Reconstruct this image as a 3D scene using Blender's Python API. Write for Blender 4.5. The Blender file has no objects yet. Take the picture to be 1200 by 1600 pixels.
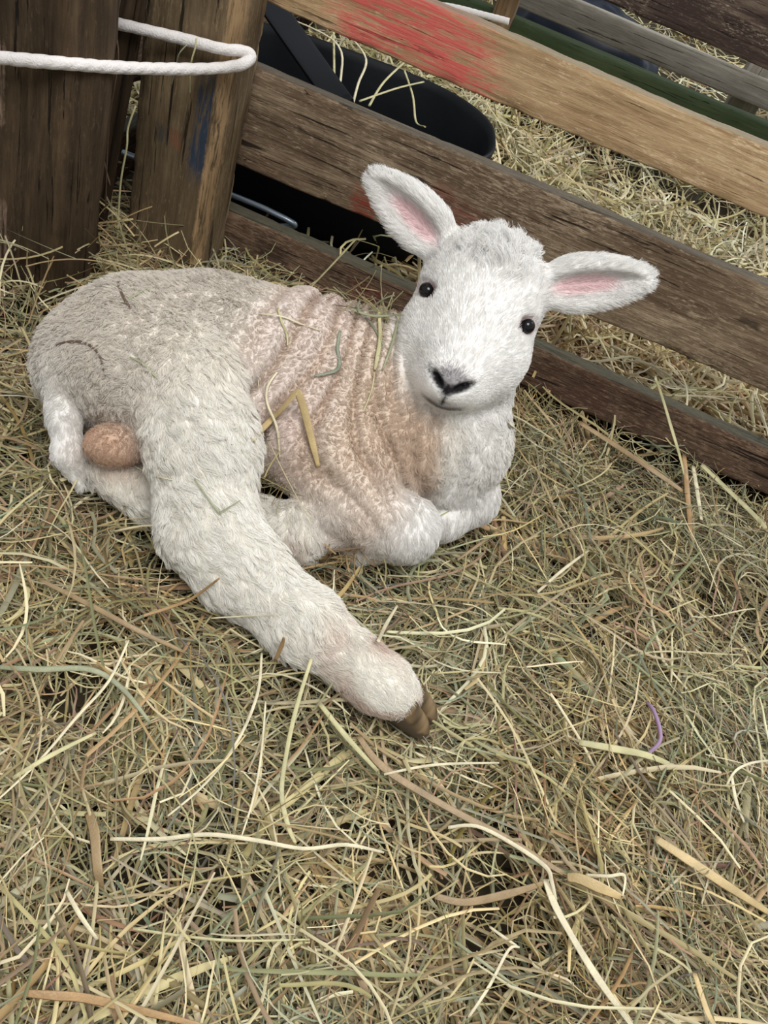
import bpy, math, random
import numpy as np
from mathutils import Vector, Matrix
from mathutils.bvhtree import BVHTree
from mathutils.kdtree import KDTree
random.seed(4)
rng = np.random.default_rng(11)
SC = bpy.context.scene
COL = SC.collection
FUR = True
HAY = True

# ------------------------------------------------------------------ camera, world, lights
CAM_H, PITCH, ROLL, FOC = 0.50, math.radians(42.5), math.radians(24), 1250.0
cf = np.array([0, math.cos(PITCH), -math.sin(PITCH)])
_r0 = np.array([1.0, 0, 0]); _u0 = np.array([0, math.sin(PITCH), math.cos(PITCH)])
cR = math.cos(ROLL)*_r0 + math.sin(ROLL)*_u0
cU = -math.sin(ROLL)*_r0 + math.cos(ROLL)*_u0
cC = np.array([0, 0, CAM_H])
cam = bpy.data.cameras.new('camera'); cam.sensor_fit = 'HORIZONTAL'; cam.sensor_width = 36
cam.lens = 36*FOC/1200; cam.clip_start = 0.01
co = bpy.data.objects.new('camera', cam); COL.objects.link(co)
co.matrix_world = Matrix(((cR[0], cU[0], -cf[0], 0), (cR[1], cU[1], -cf[1], 0), (cR[2], cU[2], -cf[2], CAM_H), (0, 0, 0, 1)))
SC.camera = co

w = bpy.data.worlds.new('barn_daylight'); SC.world = w; w.use_nodes = True
w.node_tree.nodes['Background'].inputs[0].default_value = (0.93, 0.97, 1.0, 1)
w.node_tree.nodes['Background'].inputs[1].default_value = 0.50
def area(name, loc, target, size, power, col=(1, 1, 1)):
    l = bpy.data.lights.new(name, 'AREA'); l.size = size; l.energy = power; l.color = col
    o = bpy.data.objects.new(name, l); COL.objects.link(o); o.location = loc
    o.rotation_euler = (Vector(target)-Vector(loc)).to_track_quat('-Z', 'Y').to_euler()
    return o
area('overhead_area_light', (0.25, -0.45, 2.3), (0, 0.6, 0), 1.2, 54, (1.0, 0.98, 0.95))  # unseen area light added overhead, set forward to brighten camera-facing sides
area('far_pen_area_light', (2.4, 3.4, 2.6), (0.3, 1.6, 0), 1.6, 95, (0.95, 0.98, 1.0))  # unseen area light over the far pen, standing in for a barn opening
SC.view_settings.view_transform = 'Standard'; SC.view_settings.look = 'None'
SC.view_settings.gamma = 1; SC.view_settings.exposure = 0.0; SC.view_settings.use_curve_mapping = False

# ------------------------------------------------------------------ helpers
def ray(x, y): return cf + cR*(x-600)/FOC - cU*(y-800)/FOC
def at(x, y, z):            # the point seen at (x, y) that lies at height z
    d = ray(x, y); return cC + d*(z-CAM_H)/d[2]
def onY(x, y, Y):
    d = ray(x, y); return cC + d*(Y/d[1])
def atD(x, y, D): return cC + ray(x, y)*D

def tag(o, label=None, cat=None, group=None, kind=None):
    if label: o['label'] = label
    if cat: o['category'] = cat
    if group: o['group'] = group
    if kind: o['kind'] = kind
    return o
def link(name, me, mat=None, parent=None):
    o = bpy.data.objects.new(name, me); COL.objects.link(o)
    if mat: me.materials.append(mat)
    if parent: o.parent = parent
    return o
def mesh_np(name, V, F, smooth=True, attrs=None):
    """V (n,3), F (m,4) quads"""
    me = bpy.data.meshes.new(name)
    n, m, k = len(V), len(F), F.shape[1]
    me.vertices.add(n); me.vertices.foreach_set('co', np.ascontiguousarray(V, np.float32).ravel())
    me.loops.add(m*k); me.loops.foreach_set('vertex_index', np.ascontiguousarray(F, np.int32).ravel())
    me.polygons.add(m); me.polygons.foreach_set('loop_start', np.arange(0, m*k, k, dtype=np.int32))
    if smooth: me.polygons.foreach_set('use_smooth', np.ones(m, bool))
    if attrs:
        for an, a in attrs.items():
            at_ = me.attributes.new(an, 'FLOAT_COLOR', 'POINT')
            c = np.ones((n, 4), np.float32); c[:, :3] = a
            at_.data.foreach_set('color', c.ravel())
    me.update(calc_edges=True); me.validate()
    return me
def vnoise(P, scale, seed=0):
    """smooth value noise in [-1,1], P (n,3)"""
    q = np.asarray(P, np.float64)*scale + seed*17.31
    i = np.floor(q).astype(np.int64); f = q-i; f = f*f*(3-2*f)
    def h(a, b, c):
        v = (a*73856093) ^ (b*19349663) ^ (c*83492791) ^ (seed*2654435)
        v = (v ^ (v >> 13))*1274126177; v = v & 0x7fffffff
        return ((v >> 7) & 0xffff)/32767.5-1
    r = 0
    for dx in (0, 1):
        for dy in (0, 1):
            for dz in (0, 1):
                wgt = (f[:, 0] if dx else 1-f[:, 0])*(f[:, 1] if dy else 1-f[:, 1])*(f[:, 2] if dz else 1-f[:, 2])
                r = r + wgt*h(i[:, 0]+dx, i[:, 1]+dy, i[:, 2]+dz)
    return r
def sstep(a, b, x):
    t = np.clip((x-a)/(b-a), 0, 1); return t*t*(3-2*t)
def unit(v): return v/np.maximum(np.linalg.norm(v, axis=-1, keepdims=True), 1e-9)

# ------------------------------------------------------------------ materials
def newmat(name):
    m = bpy.data.materials.new(name); m.use_nodes = True
    nt = m.node_tree; return m, nt, nt.nodes['Principled BSDF']
def N(nt, typ, **kw):
    n = nt.nodes.new(typ)
    for k, v in kw.items(): setattr(n, k, v)
    return n
def plain(name, col, rough=0.6, metal=0, spec=0.5, bump=0, bscale=200):
    m, nt, b = newmat(name)
    b.inputs['Base Color'].default_value = (*col, 1); b.inputs['Roughness'].default_value = rough
    b.inputs['Metallic'].default_value = metal; b.inputs['Specular IOR Level'].default_value = spec
    if bump:
        no = N(nt, 'ShaderNodeTexNoise'); no.inputs['Scale'].default_value = bscale
        tc = N(nt, 'ShaderNodeTexCoord'); nt.links.new(tc.outputs['Object'], no.inputs['Vector'])
        bp = N(nt, 'ShaderNodeBump'); bp.inputs['Strength'].default_value = bump; bp.inputs['Distance'].default_value = 0.002
        nt.links.new(no.outputs['Fac'], bp.inputs['Height']); nt.links.new(bp.outputs[0], b.inputs['Normal'])
    return m
def wood(name, dark, mid, light, axis='X', knots=0.3, grain=1.0, paints=(), rough=0.85, seed=0.0, stain=None, bumpk=0.6, moss=None, flake=None, fl_t=.56):
    """sawn timber, grain running along the object's axis; paints: (colour, centre, radii, strength, scale)"""
    m, nt, b = newmat(name); L = nt.links.new
    tc = N(nt, 'ShaderNodeTexCoord'); src = tc.outputs['Object']
    off = N(nt, 'ShaderNodeVectorMath', operation='ADD'); off.inputs[1].default_value = (seed, seed*2.1, seed*.7); L(src, off.inputs[0])
    def mapped(s_long, s_cross):
        mp = N(nt, 'ShaderNodeMapping')
        s = [s_cross]*3; s['XYZ'.index(axis)] = s_long
        mp.inputs['Scale'].default_value = s; L(off.outputs[0], mp.inputs['Vector']); return mp.outputs[0]
    def noise(vec, sc, det=6, rg=0.6, dist=0):
        n = N(nt, 'ShaderNodeTexNoise'); n.inputs['Scale'].default_value = sc; n.inputs['Detail'].default_value = det
        n.inputs['Roughness'].default_value = rg; n.inputs['Distortion'].default_value = dist; L(vec, n.inputs['Vector']); return n.outputs['Fac']
    def ramp(fac, stops):
        r = N(nt, 'ShaderNodeValToRGB'); e = r.color_ramp.elements
        while len(e) < len(stops): e.new(0.5)
        for i, (p, c) in enumerate(stops): e[i].position = p; e[i].color = (*c, 1)
        L(fac, r.inputs[0]); return r.outputs[0]
    def mix(f, a, bb, typ='MIX'):
        x = N(nt, 'ShaderNodeMixRGB', blend_type=typ)
        for s, v in ((0, f), (1, a), (2, bb)):
            if isinstance(v, (float, int)): x.inputs[s].default_value = v
            elif isinstance(v, tuple): x.inputs[s].default_value = (*v, 1)
            else: L(v, x.inputs[s])
        return x.outputs[0]
    fine = noise(mapped(9*grain, 110*grain), 2.0, 8, 0.7, 0.4)
    rings = noise(mapped(2.2, 34), 1.6, 3, 0.5, 1.2)
    blot = noise(mapped(7, 9), 1.4, 5, 0.65)
    c = ramp(fine, [(0.30, dark), (0.5, mid), (0.72, light)])
    c2 = ramp(rings, [(0.35, dark), (0.52, mid), (0.62, light)])
    c = mix(0.4, c, c2)
    if stain:
        c = mix(ramp(blot, [(0.42, (0, 0, 0)), (0.62, (1, 1, 1))]), c, mix(0.65, c, stain))
    else:
        c = mix(ramp(blot, [(0.45, (0, 0, 0)), (0.7, (0.8, .8, .8))]), c, mix(0.6, c, dark))
    if flake:
        fk = noise(mapped(60, 260), 1.5, 6, 0.8, .3); bl2 = noise(mapped(5, 12), 1.5, 3, .5)
        ml = N(nt, 'ShaderNodeMath', operation='MULTIPLY_ADD'); L(bl2, ml.inputs[0]); ml.inputs[1].default_value = .35; L(fk, ml.inputs[2])
        c = mix(ramp(ml.outputs[0], [(fl_t+.11, (0, 0, 0)), (fl_t+.25, (1, 1, 1))]), c, mix(.75, c, flake))
    # cracks
    crk = noise(mapped(6, 160), 1.3, 4, 0.6, 0.8)
    cm = ramp(crk, [(0.34, (1, 1, 1)), (0.39, (0, 0, 0))])
    c = mix(cm, c, tuple(x*0.35 for x in dark))
    rag = noise(mapped(60, 130), 1.5, 6, 0.75)
    for (pc, ctr, rad, st, sh) in paints:
        mp = N(nt, 'ShaderNodeMapping', vector_type='TEXTURE'); mp.inputs['Location'].default_value = ctr; mp.inputs['Scale'].default_value = rad
        mp.inputs['Rotation'].default_value = (0, sh, 0)
        L(src, mp.inputs['Vector'])
        ab = N(nt, 'ShaderNodeVectorMath', operation='ABSOLUTE'); L(mp.outputs[0], ab.inputs[0])
        sp = N(nt, 'ShaderNodeSeparateXYZ'); L(ab.outputs[0], sp.inputs[0])
        mx = N(nt, 'ShaderNodeMath', operation='MAXIMUM'); L(sp.outputs[0], mx.inputs[0]); L(sp.outputs[2], mx.inputs[1])
        mx2 = N(nt, 'ShaderNodeMath', operation='MAXIMUM'); L(mx.outputs[0], mx2.inputs[0]); L(sp.outputs[1], mx2.inputs[1])
        a = N(nt, 'ShaderNodeMath', operation='MULTIPLY_ADD'); L(rag, a.inputs[0]); a.inputs[1].default_value = 1.35; L(mx2.outputs[0], a.inputs[2])
        f = ramp(a.outputs[0], [(0, (1, 1, 1)), (1, (0, 0, 0))])
        mr = N(nt, 'ShaderNodeMapRange'); L(a.outputs[0], mr.inputs[0]); mr.inputs[1].default_value = 1.42; mr.inputs[2].default_value = 1.9
        mr.inputs[3].default_value = st; mr.inputs[4].default_value = 0
        pf = N(nt, 'ShaderNodeMath', operation='MULTIPLY'); L(mr.outputs[0], pf.inputs[0]); 
        r2 = N(nt, 'ShaderNodeMapRange'); L(fine, r2.inputs[0]); r2.inputs[1].default_value = .40; r2.inputs[2].default_value = .53; L(r2.outputs[0], pf.inputs[1])
        c = mix(pf.outputs[0], c, pc)
    if moss:
        sp = N(nt, 'ShaderNodeSeparateXYZ'); L(tc.outputs['Normal'], sp.inputs[0])
        mr = N(nt, 'ShaderNodeMapRange'); L(sp.outputs[2], mr.inputs[0]); mr.inputs[1].default_value = .5; mr.inputs[2].default_value = .8
        c = mix(mr.outputs[0], c, mix(0.75, c, moss))
    L(c, b.inputs['Base Color']); b.inputs['Roughness'].default_value = rough
    b.inputs['Specular IOR Level'].default_value = 0.25
    bp = N(nt, 'ShaderNodeBump'); bp.inputs['Strength'].default_value = bumpk; bp.inputs['Distance'].default_value = 0.0022
    ad = N(nt, 'ShaderNodeMath', operation='MULTIPLY_ADD'); L(cm, ad.inputs[0]); ad.inputs[1].default_value = -0.6; L(fine, ad.inputs[2])
    L(ad.outputs[0], bp.inputs['Height']); L(bp.outputs[0], b.inputs['Normal'])
    return m
def attrmat(name, rough=0.6, transl=0.0, spec=0.3, vary=0.0):
    m, nt, b = newmat(name); L = nt.links.new
    a = N(nt, 'ShaderNodeAttribute'); a.attribute_name = 'tint'
    L(a.outputs['Color'], b.inputs['Base Color']); b.inputs['Roughness'].default_value = rough
    b.inputs['Specular IOR Level'].default_value = spec
    if transl:
        t = N(nt, 'ShaderNodeBsdfTranslucent'); L(a.outputs['Color'], t.inputs[0])
        mx = N(nt, 'ShaderNodeMixShader'); mx.inputs[0].default_value = transl
        L(b.outputs[0], mx.inputs[1]); L(t.outputs[0], mx.inputs[2]); L(mx.outputs[0], nt.nodes['Material Output'].inputs['Surface'])
    return m

# ------------------------------------------------------------------ timber
def timber(name, p0, p1, h, t, mat, parent=None, up=(0, 0, 1), seg=60, bev=0.003, wob=0.0012, seed=1, round_=0.0):
    """a board from p0 to p1 (centre line), h high, t thick, with soft worn edges; length along local X, height along local Z"""
    p0, p1 = np.array(p0, float), np.array(p1, float)
    Lv = p1-p0; Ln = np.linalg.norm(Lv)
    nx = 6
    prof = []
    # rounded rectangle profile (y, z)
    cs = [(t/2-bev, h/2-bev, 0), (-t/2+bev, h/2-bev, 90), (-t/2+bev, -h/2+bev, 180), (t/2-bev, -h/2+bev, 270)]
    for ci, (cy, cz, a0) in enumerate(cs):
        for k in range(4):
            a = math.radians(a0+30*k); prof.append((cy+bev*math.cos(a), cz+bev*math.sin(a)))
        ny = cs[(ci+1) % 4]
        for k in range(1, nx):
            f = k/nx
            a = math.radians(a0+90)
            e0 = (cy+bev*math.cos(a), cz+bev*math.sin(a)); e1 = (ny[0]+bev*math.cos(a), ny[1]+bev*math.sin(a))
            bul = round_*math.sin(math.pi*f)
            prof.append((e0[0]*(1-f)+e1[0]*f+bul*math.cos(a), e0[1]*(1-f)+e1[1]*f+bul*math.sin(a)))
    prof = np.array(prof); k = len(prof)
    xs = np.linspace(-Ln/2, Ln/2, seg+1)
    V = np.zeros((seg+1, k, 3)); V[:, :, 0] = xs[:, None]; V[:, :, 1] = prof[None, :, 0]; V[:, :, 2] = prof[None, :, 1]
    P = V.reshape(-1, 3).copy()
    nz = vnoise(P*[9, 40, 40], 1.0, seed); nz2 = vnoise(P*[5, 12, 12], 1.0, seed+5); n3 = vnoise(P*[90, 160, 160], 1.0, seed+9)
    r = unit(np.c_[np.zeros(len(P)), P[:, 1]/t, P[:, 2]/h])
    edge = sstep(0.6, 1.0, np.abs(P[:, 1])/(t/2))*sstep(0.75, 1.0, np.abs(P[:, 2])/(h/2))
    V = P + r*((nz*wob+nz2*wob*1.5)[:, None]) - r*(edge*np.clip(n3, 0, 1)*wob*2.2)[:, None]
    F = []
    idx = np.arange((seg+1)*k).reshape(seg+1, k)
    a, b_ = idx[:-1], idx[1:]
    F = np.stack([a, b_, np.roll(b_, -1, 1), np.roll(a, -1, 1)], -1).reshape(-1, 4)
    me = bpy.data.meshes.new(name)
    faces = [tuple(f) for f in F] + [tuple(idx[0]), tuple(idx[-1][::-1])]
    me.from_pydata([tuple(v) for v in V], [], faces)
    for p in me.polygons: p.use_smooth = len(p.vertices) == 4
    me.update()
    o = link(name, me, mat, parent)
    X = unit(Lv); Z = np.array(up, float); Y = unit(np.cross(Z, X)); Z = np.cross(X, Y)
    c = (p0+p1)/2
    o.matrix_world = Matrix(((X[0], Y[0], Z[0], c[0]), (X[1], Y[1], Z[1], c[1]), (X[2], Y[2], Z[2], c[2]), (0, 0, 0, 1)))
    return o
def tube(name, pts, radii, mat, parent=None, sides=10, cap=True, twist=0.0, flat=1.0, sub=6, smooth=True, nvec=None):
    """smooth tube through points (Catmull-Rom)"""
    pts = np.array(pts, float); n = len(pts)
    radii = np.broadcast_to(np.array(radii, float), (n,)) if np.ndim(radii) else np.full(n, radii)
    Q, Rr = [], []
    for i in range(n-1):
        p0, p1, p2, p3 = pts[max(i-1, 0)], pts[i], pts[i+1], pts[min(i+2, n-1)]
        for j in range(sub):
            t = j/sub
            Q.append(0.5*((2*p1)+(p2-p0)*t+(2*p0-5*p1+4*p2-p3)*t*t+(3*p1-p0-3*p2+p3)*t**3)); Rr.append(radii[i]*(1-t)+radii[i+1]*t)
    Q.append(pts[-1]); Rr.append(radii[-1]); Q = np.array(Q); Rr = np.array(Rr)
    T = unit(np.gradient(Q, axis=0))
    nrm = np.array(nvec, float) if nvec is not None else (np.array([0, 0, 1.]) if abs(T[0][2]) < .9 else np.array([1., 0, 0]))
    V = []
    for i in range(len(Q)):
        nrm = nrm-T[i]*np.dot(nrm, T[i]); nrm = nrm/np.linalg.norm(nrm); bn = np.cross(T[i], nrm)
        for k in range(sides):
            a = 2*math.pi*k/sides+twist*i
            V.append(Q[i]+Rr[i]*(nrm*math.sin(a)*flat+bn*math.cos(a)))
    m = len(Q); idx = np.arange(m*sides).reshape(m, sides)
    F = np.stack([idx[:-1], np.roll(idx[:-1], -1, 1), np.roll(idx[1:], -1, 1), idx[1:]], -1).reshape(-1, 4)
    me = bpy.data.meshes.new(name)
    me.from_pydata([tuple(v) for v in V], [], [tuple(f) for f in F]+([tuple(idx[0][::-1]), tuple(idx[-1])] if cap else []))
    for p in me.polygons: p.use_smooth = smooth and len(p.vertices) == 4
    me.update()
    return link(name, me, mat, parent)

# ------------------------------------------------------------------ setting
m_earth = wood('trodden_bedding', (.028, .020, .011), (.05, .038, .02), (.09, .068, .038), grain=.3, seed=3, bumpk=1)
def hgt(x, y):
    P = np.stack([x, y, x*0], -1)
    near = .016*vnoise(P, 5.5, 21)+.009*vnoise(P, 14, 22)+.004*vnoise(P, 34, 23)
    left = .035*sstep(-.30, -.52, x)*sstep(.15, .5, y)*(1-sstep(.8, .9, y))
    mound = .030*sstep(.50, .25, y)*sstep(.12, -.25, x)      # the bedding is heaped at the near left
    far = .05*sstep(.95, 1.5, y)*(.6+.4*vnoise(P, 3, 24))
    flat = sstep(.82, .86, y)*(1-sstep(.88, .95, y))
    return (near-.006+left+mound)*(1-.5*flat)+far+.013*flat
gx = np.concatenate([np.linspace(-4, -1.1, 10), np.linspace(-1.0, 1.2, 150), np.linspace(1.3, 5, 12)])
gy = np.concatenate([np.linspace(-.5, 2.4, 190), np.linspace(2.6, 6.6, 20)])
GX, GY = np.meshgrid(gx, gy, indexing='ij')
GV = np.stack([GX.ravel(), GY.ravel(), hgt(GX.ravel(), GY.ravel())-.036], -1)
gi = np.arange(GX.size).reshape(GX.shape)
floor = link('floor', mesh_np('floor', GV, np.stack([gi[:-1, :-1], gi[1:, :-1], gi[1:, 1:], gi[:-1, 1:]], -1).reshape(-1, 4)), m_earth)
tag(floor, kind='structure')
m_wall = wood('barn_cladding', (.05, .045, .04), (.12, .10, .085), (.2, .18, .15), axis='X', seed=7)
tag(timber('wall_back', (-4, 6.65, .8), (5, 6.65, .8), 1.9, .05, m_wall, seg=8), kind='structure')

# ------------------------------------------------------------------ near hurdle
m_rail_top = wood('pale_pine_rail', (.21, .125, .06), (.46, .31, .165), (.64, .46, .27), seed=1.3, bumpk=.7,
    paints=[((.60, .085, .085), (onY(640, 55, .85)[0]-.3325, 0, .004), (.072, 1, .10), .85, math.radians(-24)), ], flake=(.72, .56, .36), fl_t=.60, moss=(.20, .18, .13))
m_rail_mid = wood('weathered_brown_rail', (.075, .047, .028), (.185, .128, .080), (.38, .29, .19), seed=5.1, bumpk=1.0,
    stain=(.10, .060, .036), moss=(.075, .070, .056),
    paints=[((.25, .035, .022), (onY(568, 312, .85)[0]-.3325, 0, -.040), (.014, 1, .02), .8, 0), ((.25, .04, .03), (onY(613, 285, .85)[0]-.3325, 0, -.01), (.010, 1, .010), .6, 0), ((.20, .035, .03), (onY(700, 330, .85)[0]-.3325, 0, -.02), (.030, 1, .03), .45, .3), ((.03, .019, .011), (onY(1176, 496, .85)[0]-.3325, 0, .012), (.012, 1, .006), .8, 0)], flake=(.44, .34, .23))
m_rail_low = wood('damp_brown_rail', (.040, .022, .014), (.100, .060, .038), (.215, .145, .095), seed=9.4, bumpk=.9,
    stain=(.075, .035, .024), moss=(.045, .052, .035), flake=(.28, .19, .125), fl_t=.54, paints=[((.018, .010, .008), (onY(425, 395, .85)[0]-.3325, 0, .0), (.020, 1, .010), .7, 0), ((.16, .02, .02), (onY(578, 440, .85)[0]-.3325, 0, .0), (.020, 1, .012), .5, 0)])
m_post = wood('rough_post', (.055, .036, .018), (.155, .108, .058), (.27, .20, .115), axis='X', seed=2.2, bumpk=.8,
    stain=(.085, .058, .032),
    paints=[((.012, .032, .065), (onY(330, 205, .77)[2]-.29, 0, -.347-onY(316, 205, .77)[0]), (.050, 1, .009), .88, 0), ((.02, .04, .06), (onY(257, 208, .77)[2]-.29, 0, -.347-onY(257, 208, .77)[0]), (.008, 1, .006), .6, 0),
            ((.24, .06, .03), (onY(278, 216, .77)[2]-.29, 0, -.347-onY(278, 216, .77)[0]), (.009, 1, .006), .5, 0), ((.36, .235, .12), (0, 0, -.0400), (1, 1, .0050), .95, 0)], flake=(.30, .22, .13), fl_t=.60)
m_postdark = wood('dark_post', (.020, .012, .006), (.058, .036, .018), (.125, .082, .045), axis='X', seed=4.7, bumpk=.9, stain=(.030, .019, .009), flake=(.13, .085, .05), fl_t=.62, paints=[((.36, .25, .18), (onY(4, 130, .63)[2]-.28, 0, -.437-onY(2, 130, .63)[0]), (.030, 1, .010), .8, 0), ((.36, .25, .19), (onY(4, 370, .63)[2]-.28, 0, -.437-onY(4, 370, .63)[0]), (.035, 1, .014), .8, 0)])
m_bare = wood('bare_wood', (.20, .12, .06), (.38, .25, .125), (.50, .35, .19), seed=6, bumpk=.3)
hurdle = bpy.data.objects.new('wooden_hurdle', None); COL.objects.link(hurdle)
tag(hurdle, 'wooden slat hurdle running behind the lamb, its pale top rail brushed with red paint', 'fence')
r1 = timber('rail', (-.335, .861, .300), (1.0, .861, .316), .056, .022, m_rail_top, hurdle, seed=3, seg=160, bev=.002)
r1['label'] = 'pale tan top rail with a red painted patch'
r2 = timber('rail', (-.335, .861, .162), (1.0, .861, .180), .104, .022, m_rail_mid, hurdle, seed=4, seg=160, wob=.0018)
r2['label'] = 'broad weathered brown middle rail'
r3 = timber('rail', (-.335, .861, .028), (1.0, .861, .030), .056, .024, m_rail_low, hurdle, seed=8, seg=160)
r3['label'] = 'dark damp bottom rail'
# shaped post: rounded face, bare chamfer on its right edge
p = timber('post', (-.347, .809, -.04), (-.347, .809, .62), .086, .080, m_post, hurdle, up=(-1, 0, 0), seg=90, bev=.006, wob=.0020, seed=12, round_=.006)
p['label'] = 'square rough-sawn post smudged with blue marker paint'
m_nail = plain('rusty_nail', (.10, .06, .04), .5, .6)
# ------------------------------------------------------------------ left posts and side hurdle
post1 = timber('fence_post', (-.437, .668, -.06), (-.437, .668, .62), .128, .075, m_postdark, None, up=(-1, .12, 0), seg=90, bev=.016, wob=.004, seed=31, round_=.008)
tag(post1, 'thick dark split post at the far left edge, with bark rubbed off in pale patches', 'fence post')
m_postdark2 = wood('dark_round_post', (.018, .011, .006), (.050, .031, .017), (.100, .068, .038), axis='X', seed=14.7, bumpk=.9, stain=(.03, .018, .009))
_a, _b = onY(158, 320, .745), onY(208, 40, .745); _d = (_b-_a)/(_b[2]-_a[2])
post3 = timber('fence_post', _a+_d*(-.04-_a[2])+np.array([-.036, .012, 0]), _a+_d*(.60-_a[2])+np.array([-.036, .012, 0]), .066, .024, m_postdark2, None, up=(-1, 0, 0), seg=90, bev=.016, wob=.003, seed=37, round_=.008)
tag(post3, 'narrow dark leaning post between the two thicker left posts', 'fence post')
side = bpy.data.objects.new('side_hurdle', None); COL.objects.link(side)
tag(side, 'shadowed dark hurdle glimpsed through the gap between the left posts', 'fence')
for z, h in ((.020, .062), (.148, .085), (.262, .05)):
    timber('rail', (-.495, .83, z), (-.495, 1.75, z), h, .022, m_rail_low, side, seed=int(z*100)+40, seg=50)
timber('post', (-.535, 1.70, -.02), (-.535, 1.70, .36), .05, .05, m_postdark, side, up=(-1, 0, 0), seg=20, seed=41)

# ------------------------------------------------------------------ rope
def rope(name, pts, r, mat, parent=None, lobes=3, sub=14, pitch=.03):
    pts = np.array(pts, float); n = len(pts); Q = []
    for i in range(n-1):
        p0, p1, p2, p3 = pts[max(i-1, 0)], pts[i], pts[i+1], pts[min(i+2, n-1)]
        m_ = max(4, int(np.linalg.norm(p2-p1)/.0016))
        for j in range(m_):
            t = j/m_; Q.append(0.5*((2*p1)+(p2-p0)*t+(2*p0-5*p1+4*p2-p3)*t*t+(3*p1-p0-3*p2+p3)*t**3))
    Q.append(pts[-1]); Q = np.array(Q); T = unit(np.gradient(Q, axis=0)); s = np.r_[0, np.cumsum(np.linalg.norm(np.diff(Q, axis=0), axis=1))]
    nrm = np.array([0, 0, 1.]); V = []; K = 24
    for i in range(len(Q)):
        nrm = nrm-T[i]*np.dot(nrm, T[i]); nrm /= np.linalg.norm(nrm); bn = np.cross(T[i], nrm)
        for k in range(K):
            a = 2*math.pi*k/K; ph = lobes*(a-2*math.pi*s[i]/pitch/1.0)
            rr = r*(.90+.10*abs(math.cos(ph/2))**.7)*(1+.03*math.sin(90*s[i]))
            V.append(Q[i]+rr*(nrm*math.sin(a)+bn*math.cos(a)))
    idx = np.arange(len(Q)*K).reshape(-1, K)
    Fq = np.stack([idx[:-1], np.roll(idx[:-1], -1, 1), np.roll(idx[1:], -1, 1), idx[1:]], -1).reshape(-1, 4)
    me = bpy.data.meshes.new(name); me.from_pydata([tuple(v) for v in V], [], [tuple(f) for f in Fq]+[tuple(idx[0][::-1]), tuple(idx[-1])])
    for q in me.polygons: q.use_smooth = len(q.vertices) == 4
    me.update(); return link(name, me, mat, parent)
m_rope = plain('white_rope', (.74, .70, .68), .8, 0, .2, .5, 600)
rp = rope('rope', [(-.62, .640, .17), onY(-60, 80, .612), onY(0, 90, .612), onY(100, 99, .625), onY(200, 106, .68), onY(290, 108, .735), onY(345, 106, .757), onY(380, 100, .763),
                   onY(392, 88, .772), onY(380, 80, .768), onY(345, 76, .757), onY(290, 62, .755), onY(240, 50, .750), onY(180, 36, .742), onY(125, 22, .735), onY(90, 16, .735), (-.52, .76, .22)], .0052, m_rope, pitch=.042)
tag(rp, 'white twisted rope looped round the posts at the top left', 'rope')

# ------------------------------------------------------------------ black tub behind the hurdle
m_tub = plain('black_rubber', (.005, .006, .008), .6, 0, .18, .25, 60)
def tub():
    c = np.array([-.262, 1.078]); A, B, rot, H = .196, .142, math.radians(13), .158
    K = 96; rings = [(0.90, .004), (.915, .0), (.93, .02), (.97, .10), (1.0, H-.012), (1.025, H-.010), (1.03, H-.002), (1.022, H+.002), (1.005, H), (.985, H-.01), (.95, .09), (.91, .025), (.86, .012), (.3, .010), (.02, .010)]
    V = []
    for si, (s, z) in enumerate(rings):
        for k in range(K):
            a = 2*math.pi*k/K; ca, sa = math.cos(a), math.sin(a); e = 2/2.7
            x = A*s*math.copysign(abs(ca)**e, ca); y = B*s*math.copysign(abs(sa)**e, sa)
            f = .002*math.sin(7*a+1)*(1 if si >= 9 else .3)
            x *= 1+f/A; y *= 1+f/B
            V.append((c[0]+x*math.cos(rot)-y*math.sin(rot), c[1]+x*math.sin(rot)+y*math.cos(rot), z+.004))
    idx = np.arange(len(rings)*K).reshape(-1, K)
    Fq = np.stack([idx[:-1], idx[1:], np.roll(idx[1:], -1, 1), np.roll(idx[:-1], -1, 1)], -1).reshape(-1, 4)
    me = bpy.data.meshes.new('tub_body'); me.from_pydata(V, [], [tuple(f[::-1]) for f in Fq]+[tuple(idx[0]), tuple(idx[-1][::-1])])
    for q in me.polygons: q.use_smooth = len(q.vertices) == 4
    me.update(); return me
tb = link('rubber_tub', tub(), m_tub); tag(tb, 'black rubber feed tub with an oval rim standing behind the hurdle', 'tub')
m_bar = plain('black_plastic_bar', (.008, .009, .013), .5, 0, .25)
bar = timber('plastic_bar', onY(535, 165, .905), onY(402, -22, 1.06), .028, .006, m_bar, None, up=tuple(unit(cR+.15*cU)), seg=20, bev=.001, wob=.0002)
tag(bar, 'flat black plastic bar leaning across the rubber tub', 'bar')
m_galv = plain('galvanised_edge', (.30, .36, .42), .35, .7, .5)
tr = tube('metal_trough_edge', [(-.46, .884, .050), (-.40, .886, .052), onY(395, 318, .888), onY(430, 334, .888), onY(452, 345, .889), onY(460, 353, .892), (-.262, .896, .035), (-.262, .90, .01)], .0035, m_galv)
tag(tr, 'rounded grey metal lip showing above the bottom rail beside the post', 'trough')

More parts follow.
